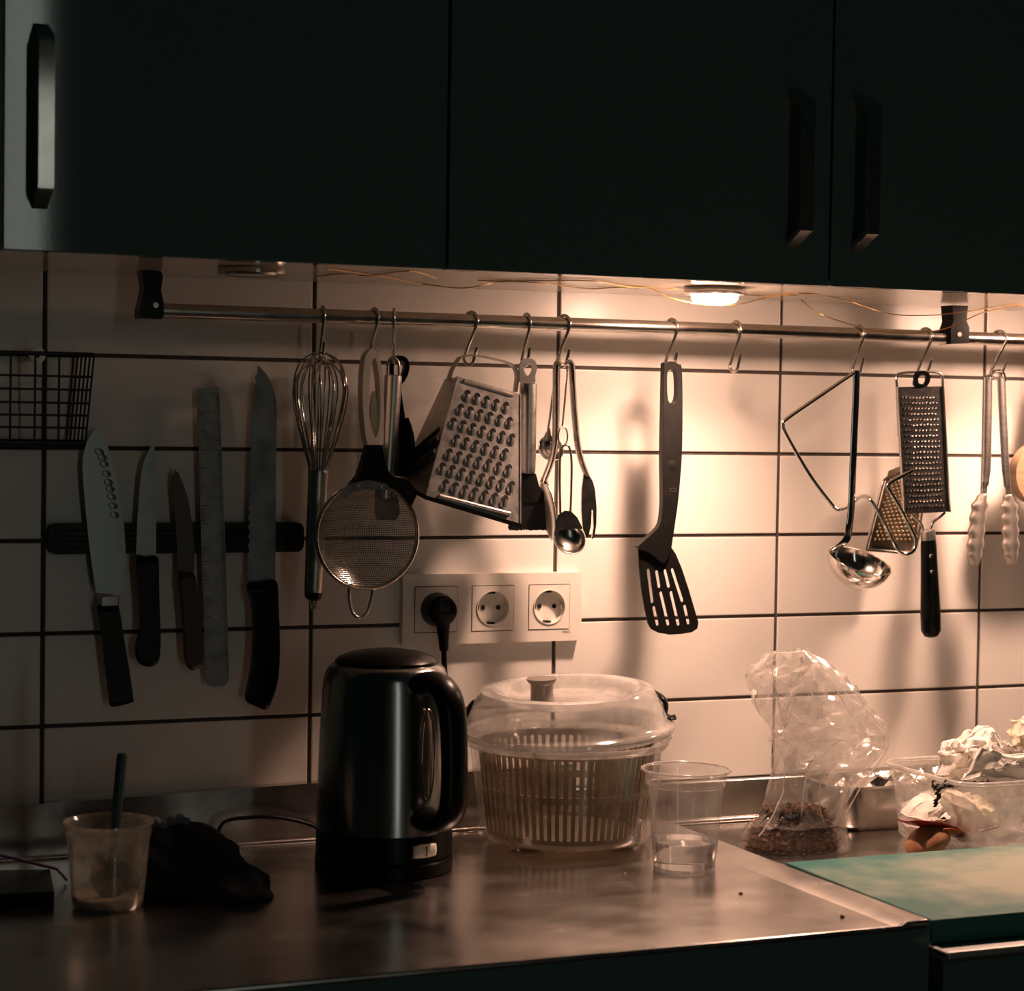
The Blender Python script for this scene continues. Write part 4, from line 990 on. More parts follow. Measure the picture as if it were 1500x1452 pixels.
# ---- salad spinner
sc0 = Zp(829, 1229, ZL); sx, sy = sc0.x, min(sc0.y, -0.128); sy = -0.150
sx = Zp(829, 1229, ZL).x
for _ in range(8):
    sx += (829-px(V((sx, sy, ZL+0.05)))[0])*0.00075
ss = thing('salad_spinner', 'clear plastic salad spinner with slotted basket and domed lid', 'salad spinner', (sx, sy, ZL))
def LS(prof, name, mat, par, n=72, dx=0, dy=0, **k): return MB().lathe(prof, (sx+dx, sy+dy, ZL), n).obj(name, mat, par, smooth=35, **k)
LS([(0, 0.004), (0.080, 0.004), (0.0905, 0.0065), (0.0955, 0.013), (0.1000, 0.040), (0.1045, 0.080), (0.1080, 0.112), (0.1105, 0.113), (0.1135, 0.1155), (0.1165, 0.116), (0.1168, 0.119)], 'bowl', M_BOWL, ss)
for k in range(4):
    a = PI/4+k*PI/2-0.25; c = V((sx+0.074*math.cos(a), sy+0.074*math.sin(a), ZL))
    MB().lathe([(0, 0), (0.016, 0), (0.019, 0.002), (0.0205, 0.006)], tuple(c), 20).obj('foot', M_BOWL, ss)
# corner gussets of the bowl
for k in range(4):
    a = PI/4+k*PI/2-0.25
    MB().tube([V((sx+0.0965*math.cos(a), sy+0.0965*math.sin(a), ZL+0.010)), V((sx+0.105*math.cos(a), sy+0.105*math.sin(a), ZL+0.082))], 1.0, 8, flat=(V((math.cos(a), math.sin(a), 0)), 0.0025, 0.007)).obj('gusset', M_BOWL, ss)
def rb(h): return 0.0850+0.0125*h/0.105
mb = MB(); NB = 66
for k in range(NB):
    a = 2*PI*k/NB; d = V((math.cos(a), math.sin(a), 0)); s_ = V((-math.sin(a), math.cos(a), 0))
    for h0, h1 in ((0.016, 0.056), (0.064, 0.104)):
        for (ha, hb) in ((h0, h1),):
            p0, p1 = V((sx, sy, ZL+ha))+d*rb(ha), V((sx, sy, ZL+hb))+d*rb(hb)
            w_ = 0.0022; t_ = 0.001
            q = [p0-s_*w_-d*t_, p0+s_*w_-d*t_, p0+s_*w_+d*t_, p0-s_*w_+d*t_, p1-s_*w_-d*t_, p1+s_*w_-d*t_, p1+s_*w_+d*t_, p1-s_*w_+d*t_]
            mb.add(q, [(0,1,5,4),(1,2,6,5),(2,3,7,6),(3,0,4,7)])
for h0, h1 in ((0.056, 0.064), (0.104, 0.1115), (0.0115, 0.0165)):
    mb.lathe([(rb(h0)-0.001, h0), (rb(h0)+0.0012, h0), (rb(h1)+0.0012, h1), (rb(h1)-0.001, h1)], (sx, sy, ZL), 66, closed=True)
mb.lathe([(0, 0.010), (0.06, 0.010), (rb(0.0115), 0.0125)], (sx, sy, ZL), 66)
o = mb.obj('slotted_basket', M_BASK, ss, smooth=30, fixn=False)
lidp = [(0.1190, 0.1165), (0.1195, 0.1200), (0.1185, 0.1245), (0.1150, 0.1265), (0.1120, 0.1290), (0.1085, 0.1400), (0.1020, 0.1545), (0.0950, 0.1640), (0.0885, 0.1655), (0.0830, 0.1655), (0.0780, 0.1625), (0.0735, 0.1560), (0.0700, 0.1515), (0.0660, 0.1500), (0.0, 0.1490)]
MB().lathe([(0.1075, 0.1075), (0.1125, 0.1085), (0.1150, 0.1130), (0.1168, 0.1165), (0.1160, 0.1175), (0.1105, 0.1135)], (sx, sy, ZL), 80).obj('bowl_rim', M_CRIM, ss, smooth=60)
tn = (V((0, 0, 1))+camB*0.058-camR*0.036).normalized(); tx_ = (camR-tn*camR.dot(tn)).normalized(); ty_ = tn.cross(tx_)
piv = V((sx, sy, ZL+0.1175))+V((0, 0, 0.0066))
LM = Matrix(((tx_.x, ty_.x, tn.x, piv.x), (tx_.y, ty_.y, tn.y, piv.y), (tx_.z, ty_.z, tn.z, piv.z), (0, 0, 0, 1)))    # the lid sits a little askew
ld_ = MB().lathe([(r, h-0.1175) for r, h in lidp], n=80, M=LM).obj('lid', M_LID, ss, smooth=35)
MB().tube([LM @ V((0.1188*math.cos(2*PI*i/72), 0.1188*math.sin(2*PI*i/72), 0.003)) for i in range(72)], 1.0, 8, closed=True, flat=(tn, 0.0036, 0.0014)).obj('lid_rim', M_CRIM, ld_, smooth=60)
kb_ = MB().lathe([(0.0, 0.0), (0.0140, 0.0), (0.0128, 0.004), (0.0125, 0.020), (0.0165, 0.0245), (0.0168, 0.0270), (0.0, 0.0275)], n=28, M=LM @ Matrix.Translation((-0.027, 0.0, 0.0315))).obj('crank_knob', pmat('grey translucent knob', (0.20, 0.17, 0.14), 0.3), ld_, smooth=35)
for sg in (1, -1):
    q = V((sx, sy, 0))+camR*(0.1085*sg)
    pth = [V((q.x, q.y, ZL+h+0.0045+0.0048*sg))+camR*(sg*r) for r, h in ((-0.013, 0.158), (-0.003, 0.152), (0.001, 0.143), (0.000, 0.134), (0.006, 0.130), (0.012, 0.131))]
    MB().tube(cr(pth, 4), 1.0, 8, flat=(camB, 0.010, 0.0030)).obj('clip', M_BLACK, ld_, smooth=50)

# ---- clear cup with water
cc = Zp(1002.5, 1274, ZL)
cp = thing('plastic_cup', 'clear disposable plastic cup standing on the steel worktop', 'cup', (cc.x, cc.y, ZL))
MB().lathe([(0, 0.0035), (0.029, 0.0025), (0.0300, 0.0), (0.0318, 0.0008), (0.0322, 0.004), (0.0360, 0.045), (0.0395, 0.088), (0.0398, 0.0895), (0.0418, 0.0905), (0.0428, 0.1010), (0.0448, 0.1055), (0.0468, 0.1065), (0.0470, 0.1045), (0.0460, 0.1035)], (cc.x, cc.y, ZL), 64).obj('cup_wall', M_CUP, cp, smooth=40)
for h in (0.0885, 0.0915):
    MB().lathe([(0.0397, h), (0.0404, h+0.0006), (0.0398, h+0.0012)], (cc.x, cc.y, ZL), 64).obj('cup_ring', M_CUP, cp, smooth=60)
MB().tube([V((cc.x+0.0462*math.cos(2*PI*i/56), cc.y+0.0462*math.sin(2*PI*i/56), ZL+0.1055)) for i in range(56)], 0.0014, 8, closed=True).obj('rolled_rim', M_CRIM, cp, smooth=60)
MB().lathe([(0.0300, 0.0), (0.0322, 0.0006), (0.0326, 0.0050), (0.0310, 0.0050)], (cc.x, cc.y, ZL), 56).obj('base_ring', M_CRIM, cp, smooth=60)
wt = MB().lathe([(0, 0.0042), (0.0306, 0.0042), (0.0315, 0.0050), (0.0340, 0.0312), (0.0336, 0.0306), (0.0, 0.0304)], (cc.x, cc.y, ZL), 64).obj('water', M_WATER, origin=(cc.x, cc.y, ZL+0.004), smooth=40)
tag(wt, 'shallow clear water standing in the plastic cup', 'water')

# ---- cloudy cup on the left with a silicone spoon
gc = Zp(158, 1327, ZL)
jr = thing('cloudy_cup', 'cloudy plastic cup with a dark spoon standing in it', 'cup', (gc.x, gc.y, ZL))
MB().lathe([(0, 0.002), (0.0315, 0.0), (0.0335, 0.003), (0.0350, 0.020), (0.0385, 0.060), (0.0392, 0.0665), (0.0402, 0.068), (0.0408, 0.078), (0.0425, 0.0815), (0.0428, 0.0800), (0.0410, 0.0775)], (gc.x, gc.y, ZL), 56).obj('cup_wall', M_JAR, jr, smooth=40)
rs = MB().lathe([(0, 0.0025), (0.0300, 0.0025), (0.0325, 0.005), (0.0328, 0.0115), (0.026, 0.0085), (0.014, 0.0095), (0.0, 0.0080)], (gc.x, gc.y, ZL), 40).obj('dried_residue', M_GOO, origin=(gc.x, gc.y, ZL+0.003), smooth=60)
tag(rs, 'thin beige residue left in the bottom of the cloudy cup', 'residue')
spn = thing('silicone_spoon', 'dark teal spoon leaning in the cloudy cup', 'spoon', (gc.x, gc.y, ZL+0.010))
s0, s1 = P(179, 1104, gc.y-0.004), P(163, 1270, gc.y+0.002)
MB().tube([s0, s0.lerp(s1, 0.03), s0.lerp(s1, 0.5), s1], [0.0042, 0.0052, 0.0050, 0.0036], 14).obj('spoon_handle', M_TEALRUB, spn, smooth=60)
mb = MB(); rows = []
for i in range(10):
    f = i/9; c = P(162, 1256+f*62, gc.y+0.002); wv = 0.0195*math.sin(PI*(0.10+0.86*f)**0.8)**0.75
    rows.append([c+V((wv*u, 0.006*(u*u-1), 0)) for u in [j/8*2-1 for j in range(9)]])
mb.grid(rows).obj('spoon_head', pmat('dull dark silicone', (0.05, 0.05, 0.04), 0.5), spn, smooth=60, solid=0.003)

# ---- dark cloth heap
def heap(name, mat, c, rx, ry, rz, seed, mat2=None, n=44, m=26, rough=0.25):
    rnd = random.Random(seed); ph = [(rnd.uniform(0, 6.28), rnd.uniform(0, 6.28), rnd.randint(2, 9), rnd.uniform(0.5, 4)) for _ in range(9)]
    mb = MB(); rows = []
    for i in range(m+1):
        e = PI/2*i/m; row = []
        for j in range(n):
            a = 2*PI*j/n
            d = 1+rough*sum(abs(math.sin(p[2]*a*0.5+p[0]+p[3]*e*2))-0.5 for p in ph)/5
            row.append(V((c[0]+rx*d*math.cos(e)*math.cos(a), c[1]+ry*d*math.cos(e)*math.sin(a), c[2]+max(0, rz*math.sin(e)*(1+rough*0.9*sum(math.sin(p[2]*a*0.6+p[1]+2*e) for p in ph[:4])/4*math.cos(e)))))) 
        rows.append(row)
    mb.grid(rows, closeu=True); mb.add(rows[0], [tuple(range(n))]); mb.add(rows[-1], [tuple(range(n))])
    return mb.obj(name, mat, origin=c, smooth=70)
c0 = Zp(290, 1305, ZL)
cl = thing('crumpled_cloth', 'crumpled dark blue cloth lying between the cloudy cup and kettle', 'cloth', (c0.x, -0.235, ZL))
h1 = heap('cloth_fold', M_CLOTH, V((c0.x-0.006, -0.225, ZL)), 0.062, 0.075, 0.060, 3); h1.parent = cl; h1.location -= V(ORG[cl.name])
h2 = heap('cloth_fold', M_CLOTH, V((c0.x+0.020, -0.270, ZL)), 0.047, 0.06, 0.032, 5); h2.parent = cl; h2.location -= V(ORG[cl.name])
ed = [P(a, b, -0.228) for a, b in ((214, 1210), (226, 1204), (238, 1209), (252, 1202), (264, 1200), (274, 1206))]
MB().tube(cr(ed, 4), [0.0048+0.001*math.sin(i*1.7) for i in range(21)], 8).obj('pale_hem', M_CLOTHL, cl, smooth=60)

# ---- dark case with a purple edge, far left
fa, fb, fc = Zp(-60, 1268, ZL+0.014), Zp(82, 1273, ZL+0.014), Zp(100, 1292, ZL+0.001)
bxp = thing('purple_edged_case', 'flat dark case with a purple edge beside the cloudy cup', 'case', ((fa.x+fb.x)/2, fb.y, ZL))
o_ = [V((-0.25, fb.y+0.055, ZL+0.014)), V((fb.x-0.006, fb.y, ZL+0.014)), V((fb.x-0.02, fb.y-0.10, ZL+0.014)), V((-0.27, fb.y-0.07, ZL+0.014))]
MB().prism([o_], (0, 0, -0.0135)).obj('case_body', M_BLACK, bxp, smooth=20)
MB().tube([P(-60, 1240, fb.y+0.03), P(0, 1253, fb.y+0.012), P(83, 1273, fb.y), P(92, 1282, fb.y-0.003), P(98, 1290, fb.y-0.003)], 0.0016, 8).obj('purple_trim', M_PURPLE, bxp, smooth=60)

# ---- loose cord behind the kettle
cq = [P(a_, b_, -0.040) for a_, b_ in ((318, 1222), (330, 1204), (362, 1198), (400, 1197), (440, 1204), (472, 1216), (500, 1232))]
cd2 = [V((p.x, p.y, max(p.z, ZL-0.0008))) for p in cr(cq, 6)]
o = MB().tube(cd2, 0.0022, 7).obj('loose_cord', M_BLACK, origin=cd2[-1], smooth=60)
tag(o, 'thin dark cord looping along the back rim behind the kettle', 'cord')

# ---- cutting board
zb1, zb0 = -0.5262, ZR
bFL, bBL, bBR = Zp(1366, 1348, zb1), Zp(1146, 1262, zb1), Zp(1500, 1243.5, zb1)
bx0 = max(bFL.x, xr1+0.0025)
bd_ = MB().bbox((bx0, bFL.y, zb0+0.0002), (bx0+0.42, bBL.y-0.004, zb1), 0.002, 3).obj('cutting_board', M_BOARD, origin=(bx0, bFL.y, zb0), smooth=0)
tag(bd_, 'thick teal plastic cutting board with worn pale patches', 'cutting board')

# ---- plastic bag of dried leaves
YBG = -0.185
M_BAGLOW = clear('taut clear film', body=0.05, rough=0.1, ior=1.6, bump=0.5, bscale=90)
sil = [(1264, 1100, 1232), (1255, 1088, 1235), (1235, 1083.5, 1237.5), (1208, 1098, 1233), (1190, 1117, 1232), (1165, 1128, 1240), (1135, 1131, 1262), (1110, 1134, 1284), (1092, 1136, 1297), (1074, 1135, 1299), (1058, 1126, 1287), (1040, 1115, 1272), (1015, 1103, 1254), (998, 1096, 1240), (983, 1096, 1224), (970, 1114, 1207), (955, 1131, 1180)]
rnd = random.Random(11)
bgt = thing('plastic_bag', 'crinkled clear plastic bag standing open, dried leaves at its bottom', 'bag', V((P(1165, 1262, YBG).x, YBG, ZR)))
rowsN = []
def silat(t):
    i = min(int(t), len(sil)-2); f = t-i; a, b = sil[i], sil[i+1]
    return [a[k]+(b[k]-a[k])*f for k in range(3)]
NR, NS = 30, 34
phs = [(rnd.uniform(0, 6.28), rnd.randint(2, 5), rnd.uniform(-3, 3)) for _ in range(4)]+[(rnd.uniform(0, 6.28), rnd.randint(7, 15), rnd.uniform(-6, 6)) for _ in range(5)]
for i in range(NR+1):
    t = i/NR*(len(sil)-1); y_, xl, xr_ = silat(t)
    A, B = P(xl, y_, YBG), P(xr_, y_, YBG); cen = (A+B)/2; rx = (B-A).length/2; fz = i/NR
    cen.z = max(cen.z, ZR+0.0012)
    ry = min(rx*0.8, 0.055)*(1.0-0.40*min(1, max(0, (fz-0.13)/0.25))); row = []
    for j in range(NS):
        a = 2*PI*j/NS
        k_ = sum(1-2*abs(((p[1]*a/(2*PI)+p[2]*fz*0.5+p[0]) % 1.0)*2-1) for p in phs[:4])/4*0.16+sum(1-2*abs(((p[1]*a/(2*PI)+p[2]*fz*0.6+p[0]) % 1.0)*2-1) for p in phs[4:])/5*0.09
        env = min(1, max(0.08, (fz-0.1)*6))
        d = 1+k_*env
        x_ = rx*math.cos(a); yy = ry*math.sin(a)*d
        if abs(math.cos(a)) < 0.92: x_ *= (1+0.10*k_*env)
        jt = 0.0048*min(1, max(0, (fz-0.14)*5))
        row.append(V((cen.x+x_+rnd.uniform(-1, 1)*jt*0.5, cen.y+yy+rnd.uniform(-1, 1)*jt, cen.z+0.006*k_*env+rnd.uniform(-1, 1)*jt)))
    rowsN.append(row)
mb = MB().grid(rowsN, closeu=True); mb.add(rowsN[0], [tuple(range(NS))])
mb.f = [t for f in mb.f for t in (((f[0], f[1], f[2]), (f[0], f[2], f[3])) if len(f) == 4 and (f[0]*7+f[1]) % 2 else (((f[0], f[1], f[3]), (f[1], f[2], f[3])) if len(f) == 4 else (f,)))]; mb.mi = [1 if k < 2*NS*6 else 0 for k in range(len(mb.f))]
mb.obj('bag_film', [M_BAG, M_BAGLOW], bgt, smooth=14)
# bright fold lines of the film, drawn as pale milky tubes
for dy, ln_ in ((0.0, [(1131, 956), (1150, 957), (1165, 955), (1180, 953)]), (0.0, [(1131, 956), (1116, 971), (1097, 990)]), (-0.024, [(1129, 966), (1134, 1000), (1141, 1030), (1148, 1062)]), (-0.028, [(1170, 982), (1160, 1015), (1152, 1045), (1145, 1070)]),
                (-0.028, [(1172, 980), (1183, 1005), (1196, 1032), (1215, 1060), (1240, 1071), (1282, 1076)]), (0.0, [(1180, 954), (1207, 970), (1236, 992), (1262, 1027), (1286, 1059), (1299, 1074)]), (-0.01, [(1299, 1076), (1300, 1098), (1270, 1140), (1240, 1190)]),
                (-0.030, [(1183, 1120), (1179, 1150), (1174, 1190), (1172, 1222)]), (-0.026, [(1150, 1112), (1147, 1160), (1132, 1195), (1112, 1226)]), (-0.028, [(1208, 1128), (1200, 1160), (1203, 1195), (1216, 1226)]), (-0.026, [(1143, 1082), (1170, 1092), (1200, 1084), (1236, 1090)]), (-0.022, [(1225, 1010), (1245, 1045), (1268, 1066)])):
    q_ = cr([P(a_, b_, YBG+dy) for a_, b_ in ln_], 4); q_ = [p+V((rnd.uniform(-1, 1), rnd.uniform(-1, 1), rnd.uniform(-1, 1)))*0.0007 for p in q_]
    MB().tube(q_, [0.0005+0.0006*abs(math.sin(i*1.9)) for i in range(len(q_))], 5).obj('film_crease', M_CREASE, bgt, smooth=60)
# twisted inner folds
for pts_, wv in (([(1136, 1085), (1152, 1060), (1160, 1030), (1168, 1000), (1176, 958)], 0.010), ([(1180, 960), (1196, 1020), (1212, 1058), (1250, 1072), (1290, 1078)], 0.008), ([(1180, 1190), (1178, 1150), (1186, 1118), (1215, 1095), (1240, 1085)], 0.011), ([(1130, 1215), (1150, 1180), (1165, 1140), (1160, 1105)], 0.009)):
    ln = cr([P(a, b, YBG-0.022) for a, b in pts_], 5); rows = []
    for i, p in enumerate(ln):
        w_ = wv*(0.5+0.5*abs(math.sin(i*1.3)))
        rows.append([p+V((w_*u, 0.007*abs(u)+0.003*math.sin(i*2.1+u*3), w_*0.4*u)) for u in (-1, -0.45, 0, 0.5, 1)])
    MB().grid(rows).obj('film_fold', M_BAG, bgt, smooth=20)
mb = MB(); c = V((P(1161, 1240, YBG).x, YBG, ZR))
for k in range(6500):
    a = rnd.uniform(0, 2*PI); h = rnd.random()**1.3*0.046; r = math.sqrt(rnd.uniform(0.25, 1))*0.95*(1-0.36*(h/0.046)**1.5)
    p = c+V((0.0585*r*math.cos(a), 0.0470*r*math.sin(a), 0.002+h))
    q = Matrix.Rotation(rnd.uniform(0, 6.28), 3, 'Z') @ Matrix.Rotation(rnd.uniform(-1.2, 1.2), 3, 'X')
    l, w_ = rnd.uniform(0.002, 0.0065), rnd.uniform(0.0010, 0.0028)
    mb.add([p+q @ V(v) for v in ((-l, 0, 0), (0, -w_, 0.0006), (l, 0, -0.0004), (0, w_, 0.0005))], [(0, 1, 2, 3)])
mb.lathe([(0, 0.0015), (0.86, 0.002), (0.88, 0.010), (0.80, 0.022), (0.60, 0.034), (0, 0.041)], n=40, M=Matrix.Translation(c) @ Matrix.Diagonal((0.0585, 0.047, 1, 1)))
o = mb.obj('dried_leaves', M_LEAF, origin=c, smooth=0, fixn=False)
o['kind'] = 'stuff'; tag(o, 'dark brown dried leaf flakes heaped inside the plastic bag', 'dried leaves')

# ---- steel pan behind the bag
fx0, fx1 = Zp(1222, 1216, ZR).x, Zp(1222, 1216, ZR).x+0.22
pn = thing('steel_pan', 'low steel pan behind the plastic bag and food tub', 'pan', ((fx0+fx1)/2, -0.075, ZR))
def rrect(x0, x1, y0, y1, z, r, n=5):
    out = []
    for cx_, cy_, a0 in ((x1-r, y1-r, 0), (x0+r, y1-r, 90), (x0+r, y0+r, 180), (x1-r, y0+r, 270)):
        for i in range(n+1):
            a = math.radians(a0+90*i/n); out.append(V((cx_+r*math.cos(a), cy_+r*math.sin(a), z)))
    return out
y0_, y1_ = -0.128, -0.024
zr_ = P(1270, 1152, y0_).z
rw = [rrect(fx0+0.010, fx1-0.010, y0_+0.010, y1_-0.010, ZR+0.0005, 0.016), rrect(fx0+0.004, fx1-0.004, y0_+0.004, y1_-0.004, ZR+0.008, 0.020), rrect(fx0, fx1, y0_, y1_, zr_-0.002, 0.022), rrect(fx0-0.005, fx1+0.005, y0_-0.005, y1_+0.005, zr_, 0.026), rrect(fx0-0.006, fx1+0.006, y0_-0.006, y1_+0.006, zr_-0.003, 0.027)]
mb = MB().grid(rw, closeu=True); mb.add(rw[0], [tuple(range(len(rw[0])))]); mb.obj('pan_shell', M_STEEL, pn, smooth=50)
rnd2 = random.Random(4); rows = []
for i in range(13):
    rows.append([V((fx0+0.012+(fx1-fx0-0.024)*i/12, y0_+0.012+(y1_-y0_-0.024)*j/9, zr_-0.006+rnd2.uniform(-0.004, 0.012)*(0 < i < 12)*(0 < j < 9))) for j in range(10)])
fo = MB().grid(rows).obj('crumpled_foil', M_FOIL, origin=((fx0+fx1)/2, -0.075, zr_-0.006), smooth=0); tag(fo, 'crumpled shiny foil lying in the steel pan', 'foil')

# ---- clear food tub with paper towels and scraps
zt = ZR+0.090
tb0 = Zp(1312, 1227, ZR); ty1 = tb0.y; tx0 = tb0.x
q = Zp(1300, 1110, zt)
ty0 = Zp(1366, 1137, zt).y
tub = thing('food_tub', 'clear plastic food tub heaped with paper towels and peelings', 'tub', ((tx0+0.11), (ty0+ty1)/2, ZR))
TX1 = tx0+0.24
YT1 = max(q.y, ty1+0.012); YT0 = min(ty0, -0.315); YT1 = min(YT1, -0.142)
rim_x0 = Zp(1296, 1113, zt).x
rr_ = [rrect(tx0+0.006, TX1-0.006, YT0+0.016, YT1-0.014, ZR+0.0008, 0.020), rrect(tx0+0.001, TX1, YT0+0.010, YT1-0.009, ZR+0.006, 0.024), rrect(tx0-0.005, TX1+0.006, YT0+0.003, YT1-0.003, ZR+0.068, 0.027), rrect(tx0-0.006, TX1+0.007, YT0+0.002, YT1-0.002, ZR+0.0685, 0.027), rrect(tx0-0.007, TX1+0.008, YT0, YT1, zt-0.004, 0.028), rrect(tx0-0.011, TX1+0.012, YT0-0.004, YT1+0.004, zt-0.002, 0.031), rrect(tx0-0.0115, TX1+0.0125, YT0-0.0045, YT1+0.0045, zt-0.006, 0.031)]
mb = MB().grid(rr_, closeu=True); mb.add(rr_[0], [tuple(range(len(rr_[0])))]); mb.obj('tub_wall', M_TUB, tub, smooth=50)
MB().tube(rrect(tx0-0.0112, TX1+0.0122, YT0-0.0042, YT1+0.0042, zt-0.0025, 0.031), 0.0026, 7, closed=True).obj('tub_rim', M_TRIM, tub, smooth=60)

def crumple(name, outline, Y, depth, mat, seed, amp=0.010, label='', cat='paper towel', group=None, par=None):
    """a crumpled sheet bulging around a traced outline: a faceted closed lump, thick in Y"""
    rd = random.Random(seed); lo_ = [P(a, b, Y) for a, b in outline]; k = len(lo_); cen = sum(lo_, V())/k
    mb = MB(); rings = []
    for s_, dy in ((0.0, -1.0), (0.28, -0.92), (0.52, -0.80), (0.72, -0.60), (0.88, -0.33), (1.0, 0.0), (0.86, 0.5), (0.6, 0.85), (0.3, 1.0)):
        rings.append([cen+(p-cen)*s_+V((rd.uniform(-1, 1)*amp*0.5, dy*depth+rd.uniform(-1, 1)*amp*(1 if s_ > 0 else 0), rd.uniform(-1, 1)*amp*0.5))*(1 if s_ != 1.0 else 1) if s_ != 1.0 else p+V((0, rd.uniform(-1, 1)*amp, 0)) for p in lo_])
    mb.grid(rings, closeu=True); mb.add(rings[-1], [tuple(range(k))])
    o = mb.obj(name, mat, origin=V((cen.x, Y, min(p.z for p in lo_))), smooth=32)
    md = o.modifiers.new('soft folds', 'SUBSURF'); md.subdivision_type = 'SIMPLE'; md.levels = 3; md.render_levels = 3
    md2 = o.modifiers.new('creases', 'DISPLACE'); tx = bpy.data.textures.new(name+'_crease', 'VORONOI'); tx.noise_scale = 0.030; tx.weight_1 = -1.0; tx.weight_2 = 1.0
    md2.texture = tx; md2.strength = amp*1.6; md2.texture_coords = 'LOCAL'
    if label: tag(o, label, cat, group)
    return o
ym = (YT0+YT1)/2
crumple('paper_towel', [(1368, 1140), (1371, 1120), (1370, 1097), (1382, 1099), (1392, 1092), (1391, 1088), (1400, 1083), (1425, 1072), (1442, 1058), (1452, 1058), (1466, 1074), (1475, 1084), (1490, 1092), (1512, 1100), (1516, 1140), (1450, 1146), (1400, 1146)], ym+0.020, 0.030, M_PAPER, 21, 0.008, 'crumpled white paper towel peaked above the food tub', group='paper towels in the tub')
crumple('paper_towel', [(1486, 1088), (1482, 1078), (1490, 1055), (1495, 1046), (1520, 1042), (1560, 1050), (1575, 1090), (1540, 1120), (1500, 1112)], ym+0.018, 0.028, M_STAINP, 22, 0.008, 'yellow-stained paper towel sticking up from the food tub', group='paper towels in the tub')
crumple('paper_towel', [(1418, 1128), (1424, 1110), (1436, 1090), (1455, 1096), (1480, 1102), (1515, 1100), (1560, 1104), (1565, 1140), (1500, 1150), (1440, 1146), (1405, 1144)], ym-0.030, 0.016, M_PAPER, 23, 0.005, 'quilted paper towel folded over the front of the tub heap', group='paper towels in the tub')
crumple('paper_towel', [(1322, 1194), (1334, 1180), (1352, 1166), (1366, 1156), (1378, 1160), (1384, 1180), (1384, 1212), (1378, 1230), (1352, 1226), (1332, 1230), (1322, 1214)], ym-0.010, 0.040, M_PAPER, 24, 0.006, 'damp white paper towel pressed inside the tub wall', group='paper towels in the tub')
crumple('paper_towel', [(1378, 1170), (1384, 1157), (1395, 1152), (1410, 1160), (1430, 1158), (1452, 1172), (1475, 1195), (1480, 1225), (1445, 1240), (1405, 1236), (1386, 1208)], ym-0.030, 0.032, M_STAINP, 25, 0.004, 'rounded folded paper towel wad deep inside the tub', group='paper towels in the tub')
on = MB(); oc = P(1358, 1234, ym-0.052); oc.z = max(oc.z, ZR+0.020)
on.lathe([(0, -0.0215), (0.010, -0.020), (0.020, -0.012), (0.0255, 0.0), (0.0225, 0.011), (0.014, 0.018), (0.0055, 0.0225), (0.0035, 0.030), (0, 0.031)], n=28, M=Matrix.Translation(oc) @ Matrix.Rotation(math.radians(68), 4, 'Y') @ Matrix.Rotation(math.radians(-20), 4, 'X') @ Matrix.Diagonal((0.62, 1.0, 1.35, 1.0)))
o = on.obj('onion', M_ONION, origin=oc-V((0, 0, 0.024)), smooth=60); tag(o, 'orange-brown onion end lying at the bottom of the tub', 'onion')
def strip(name, pts, Y, w_, mat, label, cat):
    ln = cr([P(a, b, Y) for a, b in pts], 5); rows = []
    for i, p in enumerate(ln):
        f = i/(len(ln)-1); ww = w_*math.sin(PI*(0.06+0.88*f))**0.6
        rows.append([p+V((0, -0.016*u*1.0, ww*u+0.002*u*u)) for u in (-1, -0.5, 0, 0.5, 1)])
    o = MB().grid(rows).obj(name, mat, origin=ln[0], smooth=60, solid=0.002); tag(o, label, cat); return o
strip('vegetable_peel', [(1326, 1204), (1345, 1208), (1365, 1211), (1385, 1216), (1402, 1221)], YT0+0.036, 0.005, M_RED, 'dark red vegetable peel under the damp paper towel', 'peel')
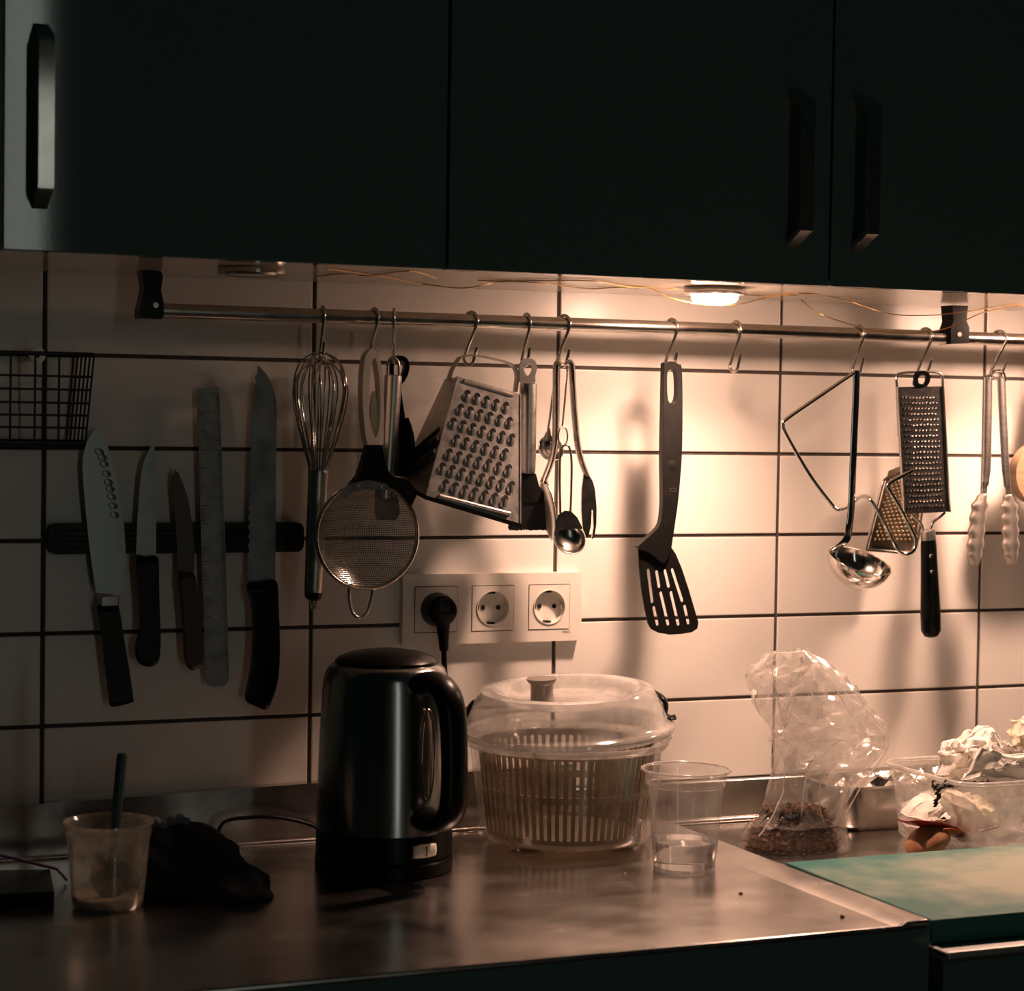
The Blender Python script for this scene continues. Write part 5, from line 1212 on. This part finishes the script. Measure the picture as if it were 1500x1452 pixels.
strip('vegetable_peel', [(1370, 1216), (1385, 1218), (1400, 1222), (1412, 1224)], YT0+0.034, 0.004, M_ORANGE, 'bright orange vegetable peel pressed against the tub wall', 'peel')
strip('vegetable_peel', [(1400, 1226), (1420, 1222), (1440, 1217), (1452, 1212)], YT0+0.034, 0.004, M_RED, 'thin red peel below the rounded paper towel wad', 'peel')
mb = MB(); rd = random.Random(5)
for k in range(60):
    f = rd.random(); p = P(1366+f*100, 1149+rd.uniform(-4, 4)+(6 if f < 0.15 else 0)*rd.random(), ym-0.056+rd.uniform(-0.004, 0.004)); a = rd.uniform(0, 6.28); l = rd.uniform(0.003, 0.007)
    mb.tube([p-V((math.cos(a)*l, 0.001, math.sin(a)*l*0.4)), p+V((0, 0.001, 0.001)), p+V((math.cos(a)*l, -0.001, math.sin(a)*l*0.4))], [0.0006, 0.0018, 0.0006], 5)
for k in range(14):
    p = P(1378-k*0.6+rd.uniform(-3, 3), 1152+k*2.2, ym-0.058); mb.tube([p-V((0.003, 0, 0.001)), p, p+V((0.003, 0, 0.002))], [0.0006, 0.0016, 0.0006], 5)
o = mb.obj('wilted_herbs', M_HERB, origin=P(1420, 1150, ym-0.056), smooth=60, fixn=False); o['kind'] = 'stuff'; tag(o, 'dark wilted herb scraps scattered on the paper towels in the tub', 'herbs')

# ---- crumbs on the steel worktop
for cx_, cy_, r_, m_, lb in ((1085, 1310, 0.0022, M_LEAF, 'tiny dark crumb on the steel worktop in front of the plastic cup'), (1234, 1344, 0.0026, M_LEAF, 'dark crumb near the front corner of the steel worktop'), (916, 1281, 0.0018, M_PAPER, 'tiny pale crumb on the steel worktop beside the plastic cup')):
    c = Zp(cx_, cy_, ZL); rd = random.Random(cx_); mb = MB()
    mb.lathe([(0, 0.0), (r_*0.9, 0.0001), (r_, r_*0.4), (r_*0.5, r_*0.9), (0, r_)], tuple(c), 7)
    mb.v = [v+V((rd.uniform(-1, 1), rd.uniform(-1, 1), 0))*r_*0.25 for v in mb.v]
    tag(mb.obj('crumb', m_, origin=c, smooth=0), lb, 'crumb', 'crumbs on the worktop')
